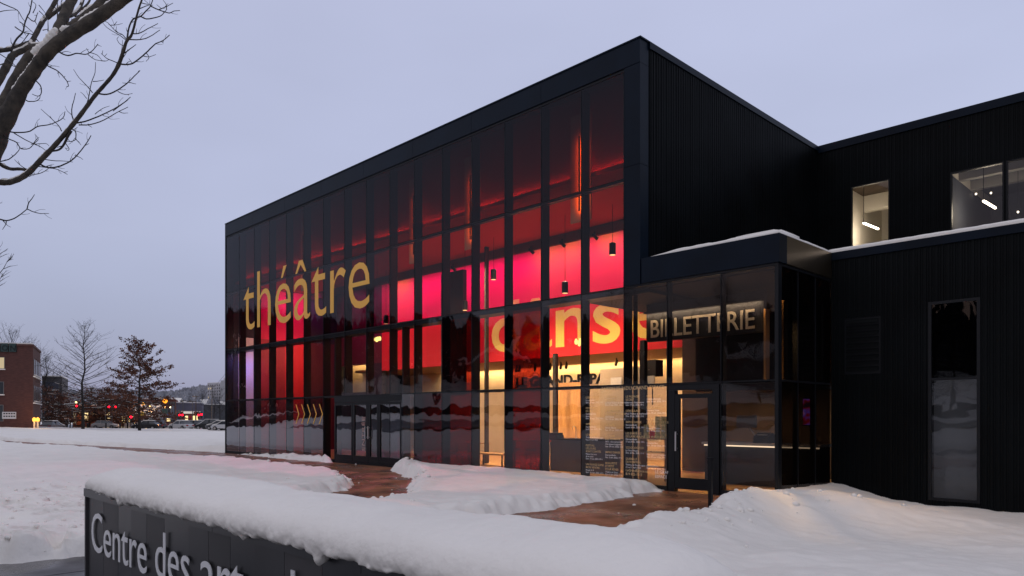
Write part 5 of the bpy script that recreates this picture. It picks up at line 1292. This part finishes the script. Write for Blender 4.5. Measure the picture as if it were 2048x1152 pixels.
# woods on the far hill
def woods():
    rn = random.Random(5); b = MB()
    for _ in range(5200):
        px = rn.uniform(60, 560); d = 300 + 650 * rn.random() ** .8; x, y = spot(px, d)
        z = float(hill_h(np.array(x), np.array(y))) - .5
        if d < 430 and rn.random() < .55: continue
        if 402 < px < 475 and d < 540 and (d > 400 or rn.random() < .8): continue
        h = rn.uniform(6, 12); r = rn.uniform(1.6, 3.2); i = len(b.v); m = 5; a0 = rn.random() * 6
        for k in range(m): b.v.append((x + r * .5 * math.cos(a0 + k * 6.283 / m), y + r * .5 * math.sin(a0 + k * 6.283 / m), z + h * .12))
        for k in range(m): 
            q = rn.uniform(.7, 1.25); b.v.append((x + r * q * math.cos(a0 + k * 6.283 / m), y + r * q * math.sin(a0 + k * 6.283 / m), z + h * rn.uniform(.45, .75)))
        b.v.append((x, y, z + h))
        for k in range(m):
            l = (k + 1) % m; b.f += [(i + k, i + l, i + m + l, i + m + k), (i + m + k, i + m + l, i + 2 * m)]
    o = b.build('hill_woods', mat('hazed_winter_wood', (.25, .255, .28), .95, 0, .35, .06)); o['kind'] = 'stuff'  # pale grey holds snowy branches plus painted distance haze
woods()
def mirrored_woods():
    rn = random.Random(6); b = MB()
    for _ in range(1500):
        a = R(rn.uniform(192, 285)); r = 150 + 130 * rn.random(); x, y = r * math.cos(a), 29 + r * math.sin(a)
        z = float(hill_h(np.array(x), np.array(y))) - .5; h = rn.uniform(5, 10)
        b.tube([(x, y, z), (x + rn.uniform(-.4, .4), y, z + h * .5), (x + rn.uniform(-1, 1), y, z + h)], [.9 * rn.uniform(.6, 1.2), 1.8 * rn.uniform(.6, 1.2), .1], 5)
    for _ in range(1300):
        a = R(rn.uniform(190, 211)) if rn.random() < .8 else R(rn.uniform(211, 285)); r = rn.uniform(112, 165) if a < R(211) else rn.uniform(135, 160); x, y = r * math.cos(a), 29 + r * math.sin(a)
        z = float(hill_h(np.array(x), np.array(y))) - .3; h = rn.uniform(1.2, 4.5)
        b.tube([(x, y, z), (x + rn.uniform(-.4, .4), y, z + h * .6), (x + rn.uniform(-.5, .5), y, z + h)], [.6, 1.1 * rn.uniform(.6, 1.3), .1], 5)
    o = b.build('hillside_woods', mat('dark_wood', (.035, .032, .034), .95)); o['kind'] = 'stuff'
mirrored_woods()
# two houses and a lamp across the road, mirrored in the glass
for x, y, lb in ((-98, -62, 'dark house with snowy roof up the hillside, seen mirrored in the glass'), (-60, -92, 'second dark snow roofed house on the hillside, seen mirrored in the glass')):
    z = float(hill_h(np.array(x * 1.), np.array(y * 1.))); e_ = empty('hillside_house', (x, y, z), lb, 'house', 'houses across the road', R(30))
    MB().box(-6, 6, -4, 4, -1.5, 4).build('wall', M_GREYB, e_, local=True)
    for s in (-1, 1): MB().extr([(s * 4.6, 3.7), (0, 6.4), (0, 6.7), (s * 4.65, 4.0)], 'x', -6.4, 6.4).build('roof', M_SNOW, e_, local=True)

# ---- street furniture
M_POLE = mat('grey_pole', (.10, .10, .10), .5)
def signal(px, py, d, lb):
    x, y = spot(px, d); z = EYE - (py - 833) * d / FOC
    e_ = empty('traffic_light', (x, y, -.4), lb, 'traffic light', 'red traffic lights', -R(45)); e_.rotation_euler.z = math.atan2(y, x) - R(90) + R(180)
    H = z + .4
    MB().tube([(.55, 0, 0), (.55, 0, H + .9)], .07, 6).build('pole', M_POLE, e_, local=True)
    MB().tube([(.55, 0, H + .7), (0, 0, H + .55)], .04, 5).build('arm', M_POLE, e_, local=True)
    MB().box(-.17, .17, -.12, .12, H - .75, H + .35).build('housing', M_FRAME, e_, local=True)
    MB().tube([(0, .121, H), (0, .20, H)], .18, 12).build('red_lens', lamp_mat('lit_red', (1, .005, .02), 7), e_, local=True)
    for q in (.3, .6): MB().tube([(0, .121, H - q), (0, .14, H - q)], .11, 8).build('dark_lens', M_WIND, e_, local=True)
for a in ((153, 812, 128, 'red signal nearest the brick building, under a small lamp'), (218, 814, 130, 'red signal of the middle pair nearer the bare pin oak'), (231, 814, 131, 'red signal of the middle pair nearer the leafy oak'),
          (262, 834, 128, 'low orange red signal at the foot of the leafy oak'), (359, 830, 138, 'red signal of the pair over the corner shop, towards the trees'), (364.5, 830, 138.5, 'red signal of the pair over the corner shop, towards the theatre'),
          (397, 830, 140, 'red signal of the last pair, farther from the glass corner'), (403, 829, 140.5, 'red signal of the last pair, nearest the glass corner')): signal(*a)
def street_lamp(px, py, d, r, s, lb, pw=0, col=(1, .30, .02)):
    x, y = spot(px, d); z = EYE - (py - 833) * d / FOC + .4
    e_ = empty('street_lamp', (x, y, -.4), lb, 'street lamp', 'lit street lamps')
    MB().tube([(0, 0, 0), (0, 0, z - r)], [.09, .06], 6).build('pole', M_POLE, e_, local=True)
    MB().lathe((0, 0, z), [(.3 * r, -r), (.85 * r, -.5 * r), (r, 0), (.85 * r, .5 * r), (.3 * r, r)], 10).build('globe', lamp_mat('lit_lamp%d%d' % (s * 10, col[2] * 100), col, s), e_, local=True, smooth=True)
    MB().lathe((0, 0, z + r), [(.45 * r, 0), (.1, .12)], 8).build('cap', M_POLE, e_, local=True)
    if pw:
        l = bpy.data.lights.new('street_light', 'POINT'); l.energy = pw; l.color = (1, .5, .16); l.shadow_soft_size = .4
        o = bpy.data.objects.new('street_light', l); COL.objects.link(o); o.location = (x, y, z - .4 - 2 * r)
street_lamp(330, 802, 132, .42, 2.4, 'brightest orange street lamp beside the leafy oak', 900)
street_lamp(286, 808, 134, .27, 2.4, 'smaller orange street lamp behind the leafy oak trunk', 350, (1, .42, .06))
street_lamp(341, 814, 150, .2, 5, 'small pale lamp just past the brightest orange one', 0, (1, .78, .45))
street_lamp(152, 805, 133, .17, 6, 'small amber lamp above the first red signal', 200, (1, .66, .25))
for px in (205, 300): 
    x, y = spot(px, 146); l = bpy.data.lights.new('street_light', 'POINT'); l.energy = 420; l.color = (1, .5, .18); l.shadow_soft_size = .4
    street_lamp(px, 812, 146, .15, 5, 'small amber lamp against the long brick shop row' if px < 250 else 'small amber lamp by the steep snowy roof', 420, (1, .66, .25))
# road signs and poles
def road_sign(px, py, d, kind, lb):
    x, y = spot(px, d); z = EYE - (py - 833) * d / FOC + .4; rz = math.atan2(y, x) + R(90)
    e_ = empty('road_sign', (x, y, -.4), lb, 'road sign', None, rz)
    MB().tube([(0, .04, 0), (0, .04, z + .3)], .035, 5).build('pole', M_POLE, e_, local=True)
    # the face looks back at the photographer: local -y
    col = {'H': (.75, .42, .03), 'P': (.05, .09, .07), 'blue': (.10, .16, .34), 'grey': (.16, .17, .2)}[kind]
    m = mat('sign_' + kind, col, .5); s = .55
    if kind == 'H': MB().extr([(-s, z), (0, z - s), (s, z), (0, z + s)], 'y', -.01, .02).build('plate', m, e_, local=True) if False else None
    b = MB()
    if kind == 'H':
        for yy in (-.02, .02): b.v += [(-s, yy, z), (0, yy, z - s), (s, yy, z), (0, yy, z + s)]
    elif kind == 'grey':
        for yy in (-.02, .02): b.v += [(-.25, yy, z - 1.3), (.25, yy, z - 1.3), (.25, yy, z + 1.0), (-.25, yy, z + 1.0)]
    else:
        for yy in (-.02, .02): b.v += [(-.4, yy, z - .4), (.4, yy, z - .4), (.4, yy, z + .4), (-.4, yy, z + .4)]
    b.f += [(0, 1, 2, 3), (7, 6, 5, 4)] + [(k, 4 + k, 4 + (k + 1) % 4, (k + 1) % 4) for k in range(4)]
    pl = b.build('plate', m, e_, local=True)
    if kind in 'HP':
        me, co = text_mesh(kind, .75 if kind == 'P' else .6, .02, .004); cx = (co[:, 0].max() + co[:, 0].min()) / 2; cyy = co[:, 1].max() / 2
        q = np.stack([co[:, 0] - cx, -.026 - co[:, 2], z + co[:, 1] - cyy], -1); me.vertices.foreach_set('co', q.astype(np.float32).ravel()); me.update()
        me.materials.append(M_FRAME if kind == 'H' else M_WHITEV); o = bpy.data.objects.new('symbol', me); COL.objects.link(o); o.parent = e_
        if kind == 'P':
            r_ = MB(); 
            for (x0, x1, z0, z1) in ((-.4, .4, z + .40, z + .45), (-.4, .4, z - .45, z - .40), (-.45, -.4, z - .45, z + .45), (.4, .45, z - .45, z + .45)): r_.box(x0, x1, -.03, .01, z0, z1)
            r_.build('border', M_TRIM, e_, local=True)
road_sign(285, 829, 122, 'H', 'yellow diamond road sign with black H beside the leafy oak trunk')
road_sign(329.5, 822.5, 118, 'P', 'dark square parking sign with white P under the brightest lamp')
road_sign(338.5, 832, 124, 'blue', 'small blue square sign between the parking sign and the tall grey sign')
road_sign(345, 823, 116, 'grey', 'tall narrow grey blue sign edge on before the mauve warehouse')
for px, d, h, lb in ((366, 150, 5.6, 'thin grey pole over the corner shop'), (385, 150, 5.4, 'lamp pole with a short cross arm over the corner shop'), (392, 140, 6.2, 'wooden utility pole before the dark warehouse'), (424, 136, 8.0, 'tall pale pole nearest the glass corner'), (322, 120, 2.8, 'short post beside the parking sign')):
    x, y = spot(px, d); e_ = empty('utility_pole', (x, y, -.4), lb, 'pole', None, R(45))
    MB().tube([(0, 0, 0), (0, 0, h)], [.10, .07], 6).build('shaft', M_POLE if px != 392 else M_BARK, e_, local=True)
    MB().box(-.7, .7, -.04, .04, h - .25, h - .12).build('cross_arm', M_POLE, e_, local=True)
# overhead wires
wr = [((392, 140, 5.6), (300, 150, 6.6)), ((392, 140, 5.9), (470, 120, 11.5)), ((424, 136, 7.6), (330, 200, 12.5)), ((424, 136, 7.2), (480, 110, 9.0)), ((392, 140, 5.3), (250, 165, 6.2))]
for k, (a, b) in enumerate(wr):
    P = Vector((*spot(a[0], a[1]), a[2] - .4)); Q = Vector((*spot(b[0], b[1]), b[2] - .4)); pts = [P.lerp(Q, t / 12) - Vector((0, 0, 1.2 * (1 - (t / 6 - 1) ** 2))) for t in range(13)]
    o = MB().tube(pts, .022, 4).build('overhead_wire', M_FRAME)
    tag(o, ['overhead wire running low from the wooden pole to the brick block', 'overhead wire climbing from the wooden pole towards the theatre', 'long overhead wire crossing the sky above the mauve warehouse', 'overhead wire from the tall pale pole towards the theatre', 'lowest overhead wire running behind the trees'][k], 'wire', 'overhead wires')
# bollards and small posts on the street
for px, d, lb in ((240, 116, 'dark bollard midway between the two oaks, right of the silver car'), (255, 118, 'dark bollard just left of the low orange red signal'), (268, 116, 'dark bollard close to the leafy oak trunk, left of the pair'), (273, 115, 'dark bollard nearest the leafy oak trunk'), (212, 115, 'dark bollard in front of the silver car'), (175, 112, 'dark bollard just beside the bare pin oak trunk')):
    x, y = spot(px, d); e_ = empty('bollard', (x, y, -.45), lb, 'bollard', 'bollards along the street')
    MB().lathe((0, 0, 0), [(.11, 0), (.11, 1.05), (.13, 1.06), (.13, 1.15), (.04, 1.2)], 8).build('shaft', M_FRAME, e_, local=True)

# ---- parked cars
def car(label, px, d, rz, paint, snow=1.0, tall=0.0, glow=None, base=None, z=-.42):
    x, y = spot(px, d); e_ = empty('parked_car', (x, y, z), label, 'car', 'cars parked beyond the snow field', rz)
    Hh = 1.42 + tall; b = MB()
    prof = [(-2.15, .32), (2.1, .30), (2.18, .52), (2.05, .74), (1.05, .92 + tall * .3), (-1.75, .95 + tall * .4), (-2.12, .86), (-2.2, .5)]
    i = 0; W_ = .86
    b.v += [(p, -W_, q) for p, q in prof] + [(p, W_, q) for p, q in prof]; n = len(prof)
    b.f.append(tuple(range(n))); b.f.append(tuple(2 * n - 1 - k for k in range(n)))
    b.f += [((k + 1) % n, k, n + k, n + (k + 1) % n) for k in range(n)]
    b.build('body', paint, e_, local=True, bevel=.07)
    zb = .90 + tall * .3; c = MB(); lo = [(1.15, zb), (-1.85, zb + .03)]; hi = [(.30, Hh), (-1.25 - tall, Hh - .02)]
    c.v += [(lo[0][0], -.80, lo[0][1]), (lo[1][0], -.80, lo[1][1]), (lo[1][0], .80, lo[1][1]), (lo[0][0], .80, lo[0][1]), (hi[0][0], -.62, hi[0][1]), (hi[1][0], -.62, hi[1][1]), (hi[1][0], .62, hi[1][1]), (hi[0][0], .62, hi[0][1])]
    c.f += [(0, 1, 5, 4), (1, 2, 6, 5), (2, 3, 7, 6), (3, 0, 4, 7), (4, 5, 6, 7), (0, 3, 2, 1)]
    c.build('windows', M_WIND, e_, local=True, bevel=.04)
    rf = MB(); rf.box(hi[1][0] - .05, hi[0][0] + .06, -.64, .64, Hh - .01, Hh + .035); 
    for sx in (-.52,): rf.box(sx - .05, sx + .05, -.79, -.62, zb, Hh); rf.box(sx - .05, sx + .05, .62, .79, zb, Hh)
    rf.build('roof', paint, e_, local=True, bevel=.02)
    for wx in (1.35, -1.35):
        for wy in (-.86, .86):
            w = MB(); w.tube([(wx, wy - .1, .32), (wx, wy + .1, .32)], .32, 14); wo = w.build('wheel', M_FRAME, e_, local=True)
            s = -1 if wy < 0 else 1; MB().tube([(wx, wy + s * .101, .32), (wx, wy + s * .115, .32)], .2, 10).build('rim', M_STEEL, wo, local=True)
    for sy in (-.6, .6):
        MB().box(2.06, 2.2, sy - .2, sy + .2, .55, .70).build('headlight', M_STEEL, e_, local=True, bevel=.03)
        MB().box(-2.22, -2.1, sy - .2, sy + .2, .62, .80).build('tail_light', mat('tail_red', (.35, .01, .01), .3), e_, local=True)
    if snow:
        s = MB(); s.box(hi[1][0] - .02, hi[0][0] + .03, -.60, .60, Hh + .036, Hh + .036 + .11 * snow)
        s.extr([(2.0, .765), (1.1, .935 + tall * .3), (1.1, 1.02 + tall * .3), (2.0, .85)], 'y', -.78, .78) if False else None
        i = len(s.v); zt = .93 + tall * .3
        s.v += [(2.0, -.76, .77), (1.15, -.76, zt), (1.15, .76, zt), (2.0, .76, .77), (1.97, -.72, .77 + .10 * snow), (1.12, -.72, zt + .12 * snow), (1.12, .72, zt + .12 * snow), (1.97, .72, .77 + .10 * snow)]
        s.f += [tuple(i + k for k in q) for q in ((0, 1, 2, 3), (7, 6, 5, 4), (0, 4, 5, 1), (1, 5, 6, 2), (2, 6, 7, 3), (3, 7, 4, 0))]
        # on the windscreen
        i = len(s.v); s.v += [(1.13, -.74, zt + .02), (.33, -.56, Hh + .03), (.33, .56, Hh + .03), (1.13, .74, zt + .02), (1.16, -.72, zt + .12), (.33, -.55, Hh + .13), (.33, .55, Hh + .13), (1.16, .72, zt + .12)]
        s.f += [tuple(i + k for k in q) for q in ((0, 1, 2, 3), (7, 6, 5, 4), (0, 4, 5, 1), (1, 5, 6, 2), (2, 6, 7, 3), (3, 7, 4, 0))]
        s.build('snow', M_SNOW, e_, local=True, bevel=.045)
    return e_
P_W = mat('white_car_paint', (.55, .55, .56), .3); P_D = mat('dark_car_paint', (.02, .021, .024), .25); P_G = mat('grey_car_paint', (.12, .12, .13), .3); P_B = mat('blue_car_paint', (.07, .12, .22), .3); P_S = mat('silver_car_paint', (.45, .42, .40), .3)
car('white snow covered car nearest the parking sign', 362, 121, R(200), P_W, 1.3)
car('dark car with clear windows beside the snow covered white one', 388, 124, R(205), P_D, .9)
car('tall dark estate car with thin snow on its bonnet', 418, 121, R(212), P_D, .6, .22)
car('dark car with a white bonnet closest to the glass corner', 440, 117, R(212), P_G, 1.2)
car('snow covered car low at the glass corner behind the bank', 452, 114, R(214), P_W, 1.3)
car('dark car with snow on its bonnet beside the leafy oak trunk', 294, 118, R(225), P_D, 1.2)
car('dark tall car behind the snow topped one by the leafy oak', 306, 126, R(220), P_D, .2, .25)
car('low silver car lit orange in front of the shop row', 212, 128, R(50), P_S, .0)
car('grey car half hidden between the brick corner and the young tree', 106, 112, R(140), P_G, 1.2)
# van at the edge
x, y = spot(8, 98); vn = empty('parked_van', (x, y, .05), 'blue grey van with snowy roof before the brick building', 'van', None, R(48))
vb = MB(); pr_ = [(-2.6, .3), (2.5, .3), (2.6, .8), (2.45, 1.1), (1.7, 1.75), (1.3, 1.9), (-2.5, 1.95), (-2.65, 1.0)]
vb.v += [(p, -.95, q) for p, q in pr_] + [(p, .95, q) for p, q in pr_]; n = len(pr_)
vb.f.append(tuple(range(n))); vb.f.append(tuple(2 * n - 1 - k for k in range(n))); vb.f += [((k + 1) % n, k, n + k, n + (k + 1) % n) for k in range(n)]
vb.build('body', P_B, vn, local=True, bevel=.09)
for x0, x1 in ((.55, 1.55), (-.75, .4), (-2.2, -.95)): MB().box(x0, x1, -.975, -.94, 1.12, 1.68).build('side_window', M_WIND, vn, local=True)
MB().box(-2.45, 1.25, -.85, .85, 1.94, 2.10).build('snow', M_SNOW, vn, local=True, bevel=.06)
for wx in (1.7, -1.7):
    for wy in (-.93, .93): MB().tube([(wx, wy - .1, .34), (wx, wy + .1, .34)], .34, 14).build('wheel', M_FRAME, vn, local=True)
for sy in (-.65, .65): MB().box(2.48, 2.62, sy - .18, sy + .18, .8, 1.02).build('headlight', M_STEEL, vn, local=True)
